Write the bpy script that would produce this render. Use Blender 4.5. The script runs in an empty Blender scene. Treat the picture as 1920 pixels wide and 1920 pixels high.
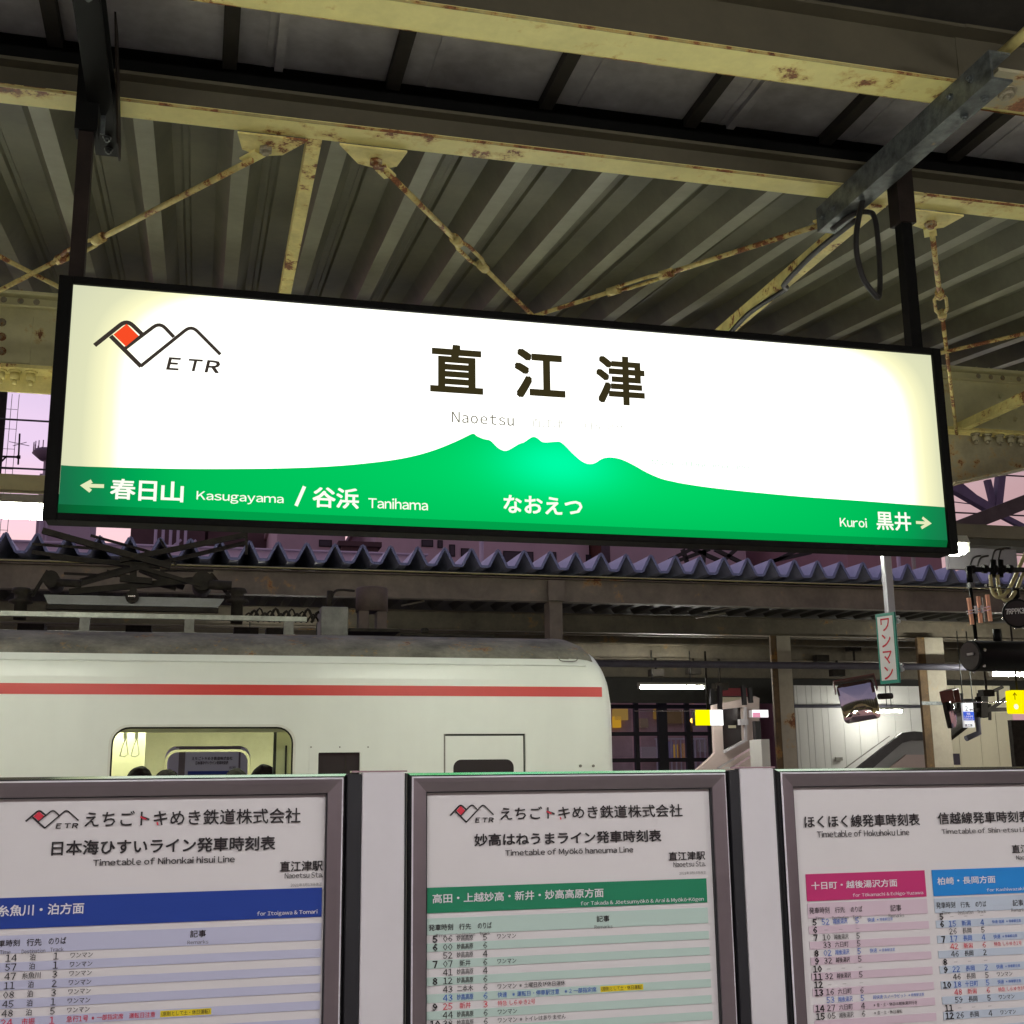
import bpy, bmesh, math, random
from mathutils import Vector, Matrix
import numpy as np
random.seed(7)
C = bpy.context.scene.collection
SC = bpy.context.scene

# ------------------------------------------------------------ camera
EYE = 1.6
FPX = 2294.0
def _basis():
    x = Vector((9090, 390, FPX)).normalized()
    u = Vector((-130, -10460, FPX)); u = (u - u.dot(x) * x).normalized()
    y = u.cross(x)
    return x, y, u
BX, BY, BU = _basis()          # world axes seen in camera space (x right, y down, z ahead)
def at(px, py, Y=None, Z=None):
    """pixel of the 1920 px photograph -> point on the plane Y=... or Z=..."""
    d = Vector((px - 960, py - 960, FPX))
    w = Vector((BX.dot(d), BY.dot(d), BU.dot(d)))
    t = Y / w.y if Y is not None else (Z - EYE) / w.z
    return Vector((0, 0, EYE)) + w * t
cam_d = bpy.data.cameras.new('camera'); cam = bpy.data.objects.new('camera', cam_d); C.objects.link(cam)
cam_d.sensor_width = 36; cam_d.lens = FPX / 1920 * 36; cam_d.clip_end = 800; cam_d.clip_start = 0.05
cx = Vector((BX[0], BY[0], BU[0])); cyd = Vector((BX[1], BY[1], BU[1])); cz = Vector((BX[2], BY[2], BU[2]))
M = Matrix((cx, -cyd, -cz)).transposed().to_4x4(); M.translation = (0, 0, EYE); cam.matrix_world = M
SC.camera = cam
# ------------------------------------------------------------ world: dusk sky, pink above the horizon, lilac higher up
W = bpy.data.worlds.new('World'); SC.world = W; W.use_nodes = True
nt = W.node_tree; nt.nodes.clear()
tc = nt.nodes.new('ShaderNodeTexCoord'); sep = nt.nodes.new('ShaderNodeSeparateXYZ'); ramp = nt.nodes.new('ShaderNodeValToRGB')
noi = nt.nodes.new('ShaderNodeTexNoise'); noi.inputs['Scale'].default_value = 3.5; noi.inputs['Detail'].default_value = 3
mp = nt.nodes.new('ShaderNodeMapping'); mp.inputs['Scale'].default_value = (1, 1, 3.0)
mul = nt.nodes.new('ShaderNodeMath'); mul.operation = 'MULTIPLY_ADD'; mul.inputs[1].default_value = 0.25
bg = nt.nodes.new('ShaderNodeBackground'); wo = nt.nodes.new('ShaderNodeOutputWorld')
nt.links.new(tc.outputs['Generated'], sep.inputs[0]); nt.links.new(tc.outputs['Generated'], mp.inputs[0]); nt.links.new(mp.outputs[0], noi.inputs['Vector'])
nt.links.new(noi.outputs['Fac'], mul.inputs[0]); nt.links.new(sep.outputs['Z'], mul.inputs[2])
nt.links.new(mul.outputs[0], ramp.inputs[0]); nt.links.new(ramp.outputs[0], bg.inputs[0]); nt.links.new(bg.outputs[0], wo.inputs[0])
cr = ramp.color_ramp
cr.elements[0].position = 0.0; cr.elements[0].color = (0.30, 0.22, 0.26, 1)
cr.elements[1].position = 1.0; cr.elements[1].color = (0.24, 0.24, 0.42, 1)
for p, c in ((0.20, (0.76, 0.42, 0.44)), (0.32, (0.82, 0.53, 0.56)), (0.42, (0.68, 0.52, 0.70)), (0.52, (0.47, 0.40, 0.60)), (0.66, (0.32, 0.29, 0.48))):
    e = cr.elements.new(p); e.color = (*c, 1)
dotn = nt.nodes.new('ShaderNodeVectorMath'); dotn.operation = 'DOT_PRODUCT'; dotn.inputs[1].default_value = (-0.5, 0.86, 0.0); nt.links.new(tc.outputs['Generated'], dotn.inputs[0])
mr = nt.nodes.new('ShaderNodeMapRange'); mr.interpolation_type = 'SMOOTHSTEP'; mr.inputs['From Min'].default_value = 0.1; mr.inputs['From Max'].default_value = 0.95; mr.inputs['To Min'].default_value = 0.50; mr.inputs['To Max'].default_value = 1.3
nt.links.new(dotn.outputs['Value'], mr.inputs['Value']); nt.links.new(mr.outputs[0], bg.inputs['Strength'])
SC.view_settings.view_transform = 'Standard'; SC.view_settings.look = 'None'; SC.view_settings.exposure = 0.0; SC.view_settings.gamma = 1
SC.render.engine = 'CYCLES'
cy = SC.cycles
cy.use_denoising = True; cy.max_bounces = 8; cy.diffuse_bounces = 4; cy.glossy_bounces = 3; cy.transparent_max_bounces = 12
cy.caustics_reflective = False; cy.caustics_refractive = False; cy.sample_clamp_indirect = 4.0
TUBE = 105.0      # radiance of a platform fluorescent tube

# ------------------------------------------------------------ materials
def newmat(name):
    m = bpy.data.materials.new(name); m.use_nodes = True; n = m.node_tree; n.nodes.clear()
    out = n.nodes.new('ShaderNodeOutputMaterial'); return m, n, out
def lk(n, a, b): n.links.new(a, b)
def noise(n, vec, scale, detail=4, rough=0.6):
    x = n.nodes.new('ShaderNodeTexNoise'); x.inputs['Scale'].default_value = scale; x.inputs['Detail'].default_value = detail
    x.inputs['Roughness'].default_value = rough; lk(n, vec, x.inputs['Vector']); return x.outputs['Fac']
def rampf(n, fac, stops):
    r = n.nodes.new('ShaderNodeValToRGB'); lk(n, fac, r.inputs[0]); e = r.color_ramp.elements
    while len(e) > 1: e.remove(e[-1])
    e[0].position = stops[0][0]; e[0].color = (*stops[0][1], 1)
    for p, c in stops[1:]:
        k = e.new(p); k.color = (*c, 1)
    return r.outputs[0]
def mixc(n, fac, a, b, mode='MIX'):
    x = n.nodes.new('ShaderNodeMix'); x.data_type = 'RGBA'; x.blend_type = mode
    if isinstance(fac, (int, float)): x.inputs[0].default_value = fac
    else: lk(n, fac, x.inputs[0])
    for s, v in ((6, a), (7, b)):
        if isinstance(v, tuple): x.inputs[s].default_value = (*v, 1)
        else: lk(n, v, x.inputs[s])
    return x.outputs[2]
def PM(name, col, var=0.25, scale=5.0, rough=0.6, metal=0.0, rust=0.0, rscale=9.0, bump=0.08, streak=False, spec=0.5, rustcol=(0.17, 0.062, 0.018)):
    m, n, out = newmat(name)
    t = n.nodes.new('ShaderNodeTexCoord'); vec = t.outputs['Object']
    if streak:
        mpn = n.nodes.new('ShaderNodeMapping'); mpn.inputs['Scale'].default_value = (1, 1, 0.12); lk(n, vec, mpn.inputs[0]); svec = mpn.outputs[0]
    else: svec = vec
    b = n.nodes.new('ShaderNodeBsdfPrincipled')
    f = noise(n, svec, scale, 5, 0.65); f2 = noise(n, vec, scale * 9, 3, 0.6)
    lo = tuple(c * (1 - var) for c in col); hi = tuple(min(1, c * (1 + var)) for c in col)
    base = rampf(n, f, ((0.3, lo), (0.7, hi)))
    fine = rampf(n, f2, ((0.25, (1 - var * .5,) * 3), (0.75, (1, 1, 1))))
    base = mixc(n, 1.0, base, fine, 'MULTIPLY')
    rr = None
    if rust > 0:
        g = noise(n, vec, rscale, 6, 0.68); low = noise(n, vec, rscale * 0.22, 2, 0.5)
        ma = n.nodes.new('ShaderNodeMath'); ma.operation = 'MULTIPLY_ADD'; ma.inputs[1].default_value = 0.75; lk(n, low, ma.inputs[0]); lk(n, g, ma.inputs[2]); g = ma.outputs[0]
        t0 = (1.20 - 0.26 * rust) * .5; hf = n.nodes.new('ShaderNodeMath'); hf.operation = 'MULTIPLY'; hf.inputs[1].default_value = 0.5; lk(n, g, hf.inputs[0]); g = hf.outputs[0]
        mask = rampf(n, g, ((t0, (0, 0, 0)), (t0 + 0.022, (1, 1, 1))))
        halo = rampf(n, g, ((t0 - 0.04, (0, 0, 0)), (t0 + 0.012, (1, 1, 1))))
        base = mixc(n, halo, base, mixc(n, 0.55, base, (0.50, 0.27, 0.04)))
        rc = rampf(n, noise(n, vec, rscale * 6, 3), ((0.3, tuple(c * .55 for c in rustcol)), (0.7, tuple(c * 1.9 for c in rustcol))))
        base = mixc(n, mask, base, rc)
    lk(n, base, b.inputs['Base Color'])
    b.inputs['Roughness'].default_value = rough; b.inputs['Metallic'].default_value = metal; b.inputs['Specular IOR Level'].default_value = spec
    if bump:
        bp = n.nodes.new('ShaderNodeBump'); bp.inputs['Strength'].default_value = bump; bp.inputs['Distance'].default_value = 0.004
        lk(n, f2, bp.inputs['Height']); lk(n, bp.outputs[0], b.inputs['Normal'])
    lk(n, b.outputs[0], out.inputs[0]); return m
def EM(name, col, s):
    m, n, out = newmat(name); e = n.nodes.new('ShaderNodeEmission'); e.inputs[0].default_value = (*col, 1); e.inputs[1].default_value = s
    lk(n, e.outputs[0], out.inputs[0]); return m
def flat(name, col, rough=0.45, metal=0, spec=0.4, emit=0):
    m, n, out = newmat(name); b = n.nodes.new('ShaderNodeBsdfPrincipled'); b.inputs['Base Color'].default_value = (*col, 1)
    b.inputs['Roughness'].default_value = rough; b.inputs['Metallic'].default_value = metal; b.inputs['Specular IOR Level'].default_value = spec
    if emit:
        b.inputs['Emission Color'].default_value = (*col, 1); b.inputs['Emission Strength'].default_value = emit
    lk(n, b.outputs[0], out.inputs[0]); return m
def glassm(name, tint=(0.9, 0.95, 0.93), refl=0.08):
    m, n, out = newmat(name); tr = n.nodes.new('ShaderNodeBsdfTransparent'); tr.inputs[0].default_value = (*tint, 1)
    g = n.nodes.new('ShaderNodeBsdfGlossy'); g.inputs['Roughness'].default_value = 0.02
    fr = n.nodes.new('ShaderNodeFresnel'); fr.inputs[0].default_value = 1.2
    mx = n.nodes.new('ShaderNodeMixShader'); lk(n, fr.outputs[0], mx.inputs[0]); lk(n, tr.outputs[0], mx.inputs[1]); lk(n, g.outputs[0], mx.inputs[2])
    lk(n, mx.outputs[0], out.inputs[0]); return m

CREAM = (0.80, 0.72, 0.27)
m_cream = PM('cream_paint_rusting', CREAM, 0.12, 4, 0.6, rust=0.74, rscale=9)
m_creamr = PM('cream_paint_badly_rusted', (0.78, 0.68, 0.25), 0.22, 7, 0.65, rust=0.78, rscale=16)
m_creamh = PM('cream_paint_heavy_rust_patches', (0.42, 0.38, 0.24), 0.25, 5, 0.7, rust=.8, rscale=10)
m_web = PM('shaded_brown_beam_web_paint', (0.085, 0.072, 0.042), 0.15, 3, 0.7, rust=0.25, rscale=6)  # brown web paint, with the shade on the web put into it
m_girder = PM('olive_cream_girder_paint', (0.66, 0.62, 0.33), 0.15, 3, 0.6, rust=0.35, rscale=12)
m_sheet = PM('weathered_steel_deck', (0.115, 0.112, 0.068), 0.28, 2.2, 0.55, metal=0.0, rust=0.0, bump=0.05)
m_sheetl = PM('weathered_steel_deck_lit_flat', (0.25, 0.25, 0.18), 0.22, 2.5, 0.55, metal=0.0, bump=0.05)  # paler copy of the deck steel for the lit lower flats
m_ceil = PM('grey_ceiling_sheet', (0.80, 0.77, 0.76), 0.45, 1.7, 0.36, metal=0.25, bump=0.06)
m_joist = PM('dark_joist_paint', (0.045, 0.04, 0.03), 0.3, 5, 0.7)
m_galv = PM('galvanised_steel_dull', (0.13, 0.145, 0.14), 0.55, 22, 0.45, metal=0.55, rust=0.12, rscale=14, bump=0.06)
m_black = PM('black_steel_paint', (0.004, 0.004, 0.0035), 0.3, 8, 0.6, bump=0.04, spec=.08)
m_brownpost = PM('dark_brown_hanger_paint', (0.018, 0.012, 0.009), 0.35, 10, 0.6, rust=0.2, rscale=14, spec=.15)
m_bolt = PM('rusty_bolt', (0.34, 0.30, 0.2), 0.4, 30, 0.6, metal=0.2, rust=0.9, rscale=40)
m_alum = PM('brushed_aluminium_frame', (0.225, 0.19, 0.205), 0.10, 3, 0.40, metal=0.7, bump=0.03)
m_alumb = PM('bright_aluminium_lip', (0.78, 0.76, 0.78), 0.05, 3, 0.18, metal=0.95, bump=0.0)
m_bevel = PM('frame_bevel_highlight', (0.80, 0.78, 0.84), 0.05, 3, 0.4, metal=0.2, bump=0.0)  # highlight along the board frames is put in as this pale bevel
m_rubber = flat('black_rubber_edge', (0.014, 0.014, 0.018), 0.55)
m_boardw = PM('white_melamine_panel', (0.64, 0.62, 0.65), 0.04, 3, 0.42, bump=0.03)
m_paper = PM('poster_paper', (0.68, 0.655, 0.665), 0.025, 2, 0.5, bump=0.0)
m_train = PM('train_ivory_paint', (0.80, 0.84, 0.795), 0.055, 0.8, 0.33, bump=0.012, streak=True)
m_trainend = PM('train_end_grey_white_paint', (0.72, 0.74, 0.68), 0.06, 1.2, 0.4, bump=0.015)
m_red = PM('train_red_band', (0.62, 0.06, 0.055), 0.05, 2, 0.35, bump=0.0)
m_troof = PM('grimy_train_roof_coating', (0.21, 0.20, 0.155), 0.5, 4, 0.85, rust=0.45, rscale=24, bump=0.3, rustcol=(0.16, 0.08, 0.05))
m_tdark = PM('dark_sooty_equipment_paint', (0.032, 0.028, 0.022), 0.4, 12, 0.7, spec=.15)
m_tgrey = PM('grey_sooty_equipment_paint', (0.20, 0.20, 0.175), 0.3, 10, 0.5)
m_tbar = PM('bright_worn_metal_bar', (0.42, 0.44, 0.38), 0.3, 12, 0.4, metal=0.3)
m_groove = flat('door_seal_rubber', (0.03, 0.035, 0.03), 0.6)
m_yel_in = PM('train_interior_cream_panel', (0.86, 0.81, 0.53), 0.05, 2, 0.4, bump=0)
m_olive_in = PM('train_interior_beige_wall', (0.50, 0.47, 0.31), 0.12, 3, 0.5, bump=0)
m_glass = glassm('clear_window_glass')
m_dglass = flat('dark_window_glass', (0.03, 0.028, 0.028), 0.12)
m_asph = PM('platform_asphalt', (0.36, 0.345, 0.30), 0.25, 6, 0.85, bump=0.2)
m_kerb = PM('concrete_kerb', (0.38, 0.37, 0.35), 0.2, 5, 0.8)
m_ball = PM('rusty_track_ballast', (0.16, 0.12, 0.09), 0.5, 14, 0.9, bump=0.6)
m_tact = PM('yellow_tactile_tile', (0.62, 0.43, 0.03), 0.2, 6, 0.6)
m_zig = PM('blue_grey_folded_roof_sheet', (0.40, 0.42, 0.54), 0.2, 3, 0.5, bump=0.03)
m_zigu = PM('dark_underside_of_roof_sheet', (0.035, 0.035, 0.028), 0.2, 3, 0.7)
m_zedge = PM('blue_grey_sheet_edge', (0.17, 0.20, 0.34), 0.15, 6, 0.5)
m_obeam = PM('old_beige_beam_paint', (0.19, 0.165, 0.115), 0.3, 2.5, 0.65, rust=0.35, rscale=5)
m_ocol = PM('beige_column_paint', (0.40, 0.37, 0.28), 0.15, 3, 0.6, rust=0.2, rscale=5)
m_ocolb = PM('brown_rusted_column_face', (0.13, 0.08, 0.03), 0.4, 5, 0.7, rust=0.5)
m_pipe = PM('blue_grey_conduit', (0.12, 0.12, 0.155), 0.2, 6, 0.5)
m_wallp = PM('pale_wall_cladding', (0.66, 0.67, 0.63), 0.06, 1.2, 0.5, bump=0.02, streak=True)
m_wallc = PM('cream_wall_cladding', (0.66, 0.62, 0.45), 0.06, 1.2, 0.5, bump=0.02, streak=True)
m_wallpk = PM('pinkish_stair_cladding', (0.60, 0.50, 0.46), 0.06, 1.2, 0.5, bump=0.02)
m_mull = flat('black_window_mullion', (0.012, 0.012, 0.014), 0.5)
m_bpink = PM('pink_grey_render', (0.62, 0.48, 0.50), 0.1, 0.3, 0.8, bump=0)
m_bpink2 = PM('mauve_render', (0.58, 0.50, 0.57), 0.1, 0.3, 0.8, bump=0)
m_bdark = PM('dark_red_brown_cladding', (0.11, 0.065, 0.065), 0.2, 0.5, 0.8, bump=0)
m_bwin = flat('unlit_far_window', (0.04, 0.035, 0.05), 0.3)
m_lamph = PM('white_lamp_housing', (0.62, 0.63, 0.55), 0.06, 5, 0.5, bump=0)
m_tube = EM('fluorescent_tube_glow', (0.98, 1.0, 0.84), TUBE)
m_tubew = EM('wide_tube_glow', (0.98, 1.0, 0.84), TUBE * .54)
m_tubeh = EM('dim_tube_glow', (1.0, 0.97, 0.88), 40)
m_tube2 = EM('platform_tube_glow', (0.99, 0.98, 0.95), 150)
m_tubef = EM('far_fluorescent_tube_glow', (1.0, 0.97, 0.88), 260)
m_hose = PM('beige_flexible_conduit', (0.42, 0.37, 0.18), 0.15, 20, 0.5)
m_cam = PM('black_camera_housing', (0.003, 0.0035, 0.0035), 0.3, 10, 0.5, bump=0.02, spec=.12)
m_ora = PM('salmon_insulator_bar', (0.85, 0.42, 0.26), 0.12, 14, 0.4, bump=0)
m_cable = flat('black_cable_sheath', (0.012, 0.011, 0.01), 0.5)
m_ink = flat('black_ink', (0.018, 0.016, 0.018), 0.5)
m_inkw = flat('white_ink', (0.72, 0.70, 0.74), 0.5)
m_inkr = flat('red_ink', (0.62, 0.03, 0.06), 0.5)
m_inkb = flat('blue_ink', (0.03, 0.12, 0.50), 0.5)
m_inkg = flat('grey_ink', (0.13, 0.125, 0.13), 0.5)
m_hair = PM('black_hair', (0.003, 0.0025, 0.002), 0.3, 60, 0.8, spec=.05)
m_skin = flat('skin', (0.50, 0.32, 0.23), 0.5)
m_coat = flat('dark_coat_cloth', (0.03, 0.03, 0.045), 0.8)
m_metal = PM('galvanised_pole', (0.50, 0.53, 0.56), 0.12, 8, 0.4, metal=0.5)

# ------------------------------------------------------------ mesh building
class MB:
    def __init__(s): s.v = []; s.f = []; s.mi = []; s.sm = []
    def quad(s, idx, mi=0, sm=False): s.f.append(tuple(idx)); s.mi.append(mi); s.sm.append(sm)
    def box(s, a, b, mi=0):
        x0, x1 = sorted((a[0], b[0])); y0, y1 = sorted((a[1], b[1])); z0, z1 = sorted((a[2], b[2])); o = len(s.v)
        s.v += [(x, y, z) for x in (x0, x1) for y in (y0, y1) for z in (z0, z1)]
        for q in ((0, 1, 3, 2), (4, 6, 7, 5), (0, 4, 5, 1), (2, 3, 7, 6), (0, 2, 6, 4), (1, 5, 7, 3)): s.quad([o + i for i in q], mi)
        return s
    def hexa(s, p, mi=0):      # eight points: bottom four then top four
        o = len(s.v); s.v += [tuple(q) for q in p]
        for q in ((0, 3, 2, 1), (4, 5, 6, 7), (0, 1, 5, 4), (1, 2, 6, 5), (2, 3, 7, 6), (3, 0, 4, 7)): s.quad([o + i for i in q], mi)
        return s
    def bar(s, p, q, w, h=None, up=(0, 0, 1), mi=0):
        p = Vector(p); q = Vector(q); h = h or w; d = (q - p).normalized(); u = Vector(up)
        if abs(d.dot(u)) > .98: u = Vector((0, 1, 0))
        r = d.cross(u).normalized() * (w / 2); u = r.cross(d).normalized() * (h / 2)
        s.hexa([p - r - u, p + r - u, p + r + u, p - r + u, q - r - u, q + r - u, q + r + u, q - r + u], mi); return s
    def tube(s, pts, r, n=10, mi=0, cap=True):
        pts = [Vector(p) for p in pts]; o = len(s.v); prev = None
        rs = r if isinstance(r, (list, tuple)) else [r] * len(pts)
        for i, p in enumerate(pts):
            d = (pts[min(i + 1, len(pts) - 1)] - pts[max(i - 1, 0)]).normalized()
            a = Vector((0, 0, 1)) if prev is None else prev
            if abs(d.dot(a)) > .98: a = Vector((0, 1, 0)) if abs(d.y) < .9 else Vector((1, 0, 0))
            a = (a - d * a.dot(d)).normalized(); b = d.cross(a); prev = a
            for k in range(n):
                t = 2 * math.pi * k / n; s.v.append(tuple(p + (a * math.cos(t) + b * math.sin(t)) * rs[i]))
        for i in range(len(pts) - 1):
            for k in range(n):
                s.quad([o + i * n + k, o + i * n + (k + 1) % n, o + (i + 1) * n + (k + 1) % n, o + (i + 1) * n + k], mi, True)
        if cap:
            s.quad([o + k for k in range(n)][::-1], mi); s.quad([o + (len(pts) - 1) * n + k for k in range(n)], mi)
        return s
    def prism(s, poly, axis, a, b, mi=0, mside=None):
        """poly in the two other axes (cyclic order), extruded along axis from a to b"""
        def mk(p, t): return {'x': (t, p[0], p[1]), 'y': (p[0], t, p[1]), 'z': (p[0], p[1], t)}[axis]
        n = len(poly); o = len(s.v); s.v += [mk(p, a) for p in poly] + [mk(p, b) for p in poly]
        s.quad([o + i for i in range(n)], mi); s.quad([o + n + i for i in range(n)][::-1], mi)
        for i in range(n): s.quad([o + i, o + n + i, o + n + (i + 1) % n, o + (i + 1) % n], mi if mside is None else mside)
        return s
    def sheetp(s, prof, y0, y1, z_of_y, th=0.004, mi=0):
        """a folded sheet: prof = [(x, dz)], from y0 to y1"""
        o = len(s.v); n = len(prof)
        for dt in (0, th):
            for y in (y0, y1):
                s.v += [(x, y, z_of_y(y) + dz + dt) for x, dz in prof]
        for i in range(n - 1):
            s.quad([o + i, o + n + i, o + n + i + 1, o + i + 1], mi)
            s.quad([o + 2 * n + i, o + 2 * n + i + 1, o + 3 * n + i + 1, o + 3 * n + i], mi)
            s.quad([o + i, o + i + 1, o + 2 * n + i + 1, o + 2 * n + i], mi)
            s.quad([o + n + i, o + 3 * n + i, o + 3 * n + i + 1, o + n + i + 1], mi)
        s.quad([o, o + 2 * n, o + 3 * n, o + n], mi); s.quad([o + n - 1, o + 2 * n - 1, o + 4 * n - 1, o + 3 * n - 1], mi)
        return s
    def add_mesh(s, me, mat4, mi=0):
        o = len(s.v); s.v += [tuple(mat4 @ v.co) for v in me.vertices]
        for p in me.polygons: s.quad([o + i for i in p.vertices], mi)
        return s
    def build(s, name, mats, parent=None, loc=None, bevel=0, fix=True):
        if not isinstance(mats, (list, tuple)): mats = [mats]
        if parent is not None: L = Vector(parent['_o'])
        elif loc is not None: L = Vector(loc)
        else:
            a = np.array(s.v); L = Vector(((a[:, 0].min() + a[:, 0].max()) / 2, (a[:, 1].min() + a[:, 1].max()) / 2, a[:, 2].min()))
        me = bpy.data.meshes.new(name); me.from_pydata([tuple(Vector(v) - L) for v in s.v], [], s.f)
        for m in mats: me.materials.append(m)
        me.polygons.foreach_set('material_index', s.mi); me.polygons.foreach_set('use_smooth', s.sm)
        if fix:
            bm = bmesh.new(); bm.from_mesh(me); bmesh.ops.recalc_face_normals(bm, faces=bm.faces); bm.to_mesh(me); bm.free()
        me.update()
        o = bpy.data.objects.new(name, me); C.objects.link(o)
        if parent is not None: o.parent = parent; o['_o'] = parent['_o']
        else: o.location = L; o['_o'] = tuple(L)
        if bevel:
            b = o.modifiers.new('bevel', 'BEVEL'); b.width = bevel; b.segments = 2; b.limit_method = 'ANGLE'; b.angle_limit = math.radians(40)
        return o
def thing(name, loc, label, cat, group=None):
    o = bpy.data.objects.new(name, None); o.empty_display_size = 0.1; C.objects.link(o); o.location = loc; o['_o'] = tuple(loc)
    return tag(o, label, cat, group)
def tag(o, label=None, cat=None, group=None, kind=None):
    if label: o['label'] = label
    if cat: o['category'] = cat
    if group: o['group'] = group
    if kind: o['kind'] = kind
    return o
def copy_tree(o, off, parent=None):
    c = o.copy(); C.objects.link(c)
    if parent is None: c.location = Vector(o.location) + Vector(off); c['_o'] = tuple(c.location)
    else: c.parent = parent; c['_o'] = parent['_o']
    for ch in [x for x in bpy.data.objects if x.parent == o]: copy_tree(ch, off, c)
    return c
# flat plate with holes, in the XZ plane; outlines are lists of (x, z)
def plate_mesh(outer, holes, y0, y1):
    cu = bpy.data.curves.new('t', 'CURVE'); cu.dimensions = '2D'; cu.fill_mode = 'BOTH'; cu.extrude = abs(y1 - y0) / 2
    for ring in [outer] + holes:
        sp = cu.splines.new('POLY'); sp.points.add(len(ring) - 1); sp.use_cyclic_u = True
        for i, (x, z) in enumerate(ring): sp.points[i].co = (x, z, 0, 1)
    o = bpy.data.objects.new('t', cu); C.objects.link(o); me = bpy.data.meshes.new_from_object(o.evaluated_get(bpy.context.evaluated_depsgraph_get()))
    bpy.data.objects.remove(o); bpy.data.curves.remove(cu)
    # curve local (x, y, z) -> world (x, ymid - z, y)
    mt = Matrix(((1, 0, 0, 0), (0, 0, -1, (y0 + y1) / 2), (0, 1, 0, 0), (0, 0, 0, 1)))
    return me, mt
def plate(mb, outer, holes, y0, y1, mi=0):
    me, mt = plate_mesh(outer, holes, y0, y1); mb.add_mesh(me, mt, mi); return mb
def rrect(x0, x1, z0, z1, r, n=5):
    pts = []
    for cx_, cz_, a0 in ((x1 - r, z1 - r, 0), (x0 + r, z1 - r, 90), (x0 + r, z0 + r, 180), (x1 - r, z0 + r, 270)):
        for k in range(n + 1):
            t = math.radians(a0 + 90 * k / n); pts.append((cx_ + r * math.cos(t), cz_ + r * math.sin(t)))
    return pts
# lettering
_gc, _tc = {}, {}
def _glyph(ch, res):
    k = (ch, res)
    if k not in _gc:
        cu = bpy.data.curves.new('t', 'FONT'); cu.body = ch; cu.size = 1; cu.resolution_u = res
        o = bpy.data.objects.new('t', cu); C.objects.link(o)
        me = bpy.data.meshes.new_from_object(o.evaluated_get(bpy.context.evaluated_depsgraph_get()))
        bpy.data.objects.remove(o); bpy.data.curves.remove(cu)
        a = np.zeros(len(me.vertices) * 3); me.vertices.foreach_get('co', a); _gc[k] = (a.reshape(-1, 3)[:, :2].copy(), [tuple(p.vertices) for p in me.polygons])
    return _gc[k]
MACRON = {'ō': 'o', 'ū': 'u'}
def glyphs(s, bold=0.0, res=2, space=1.0):
    """one line of lettering: kanji and kana set solid, western letters set to their own width"""
    k = (s, bold, res, space)
    if k in _tc: return _tc[k]
    V, F, x, n = [], [], 0.0, 0
    for ch in s:
        if ch == ' ': x += .27 * space; continue
        if ch == '\u3000': x += 1.0; continue
        base = MACRON.get(ch, ch); west = 33 <= ord(base) < 127
        a, f = _glyph(chr(ord(base) + 0xFEE0) if west else base, res)
        a = a.copy()
        if west:
            w = a[:, 0].max() - a[:, 0].min()
            if base == '-': a[:, 0] = (a[:, 0] - a[:, 0].min()) * .45; w *= .45
            a[:, 0] += x - a[:, 0].min() + .035; adv = (w + .08) * (1 + (space - 1) * 1.5)
        else: a[:, 0] += x; adv = 1.0 * space
        V.append(a); F += [tuple(i + n for i in q) for q in f]; n += len(a)
        if ch in MACRON:
            x0, x1, y1 = a[:, 0].min(), a[:, 0].max(), a[:, 1].max(); m = (x1 - x0) * .14
            V.append(np.array([(x0 + m, y1 + .07), (x1 - m, y1 + .07), (x1 - m, y1 + .125), (x0 + m, y1 + .125)])); F.append((n, n + 1, n + 2, n + 3)); n += 4
        x += adv
    a = np.vstack(V); m = len(a); sh = [(0, 0)]
    if bold > 0: sh = [(bold * i * .8, bold * j * .8) for i in (-1, 0, 1) for j in (-1, 0, 1)] if bold >= .009 else [(-bold, 0), (bold, 0)]
    A = np.vstack([np.column_stack([a + np.array(d), np.full(m, q * 1.0)]) for q, d in enumerate(sh)])
    F = [tuple(i + m * q for i in f) for q in range(len(sh)) for f in F]
    r = (A, F, A[:, 0].min(), A[:, 0].max(), A[:, 1].min(), A[:, 1].max())
    _tc[k] = r; return r
def text_xz(mb, s, x0, z0, x1, z1, Y, bold=0.0, mi=0, shear=0, space=1.0, res=2):
    a, fs, ax0, ax1, ay0, ay1 = glyphs(s, bold, res, space)
    o = len(mb.v); h = z1 - z0
    for p in a:
        u = (p[0] - ax0) / (ax1 - ax0); v = (p[1] - ay0) / max(1e-6, ay1 - ay0)
        mb.v.append((x0 + u * (x1 - x0) + shear * v * h, Y - p[2] * 4e-5, z0 + v * h))
    for f in fs: mb.quad([o + i for i in f], mi)
def text_px(mb, s, tl, br, Y, **k):
    a = at(*tl, Y=Y); b = at(*br, Y=Y); text_xz(mb, s, a.x, b.z, b.x, a.z, Y, **k)
def ribbon(mb, pts, w, Y, mi=0):     # a flat stroke in the XZ plane
    o = len(mb.v); P = [Vector(p) for p in pts]
    for i, p in enumerate(P):
        d0 = (P[i] - P[i - 1]).normalized() if i else (P[1] - P[0]).normalized()
        d1 = (P[i + 1] - P[i]).normalized() if i < len(P) - 1 else d0
        nrm = Vector((-(d0 + d1).y, (d0 + d1).x)).normalized(); k = 1 / max(.5, nrm.dot(Vector((-d0.y, d0.x))))
        for sg in (1, -1): mb.v.append((p.x + nrm.x * w / 2 * k * sg, Y, p.y + nrm.y * w / 2 * k * sg))
    for i in range(len(P) - 1): mb.quad([o + 2 * i, o + 2 * i + 1, o + 2 * i + 3, o + 2 * i + 2], mi)

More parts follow.
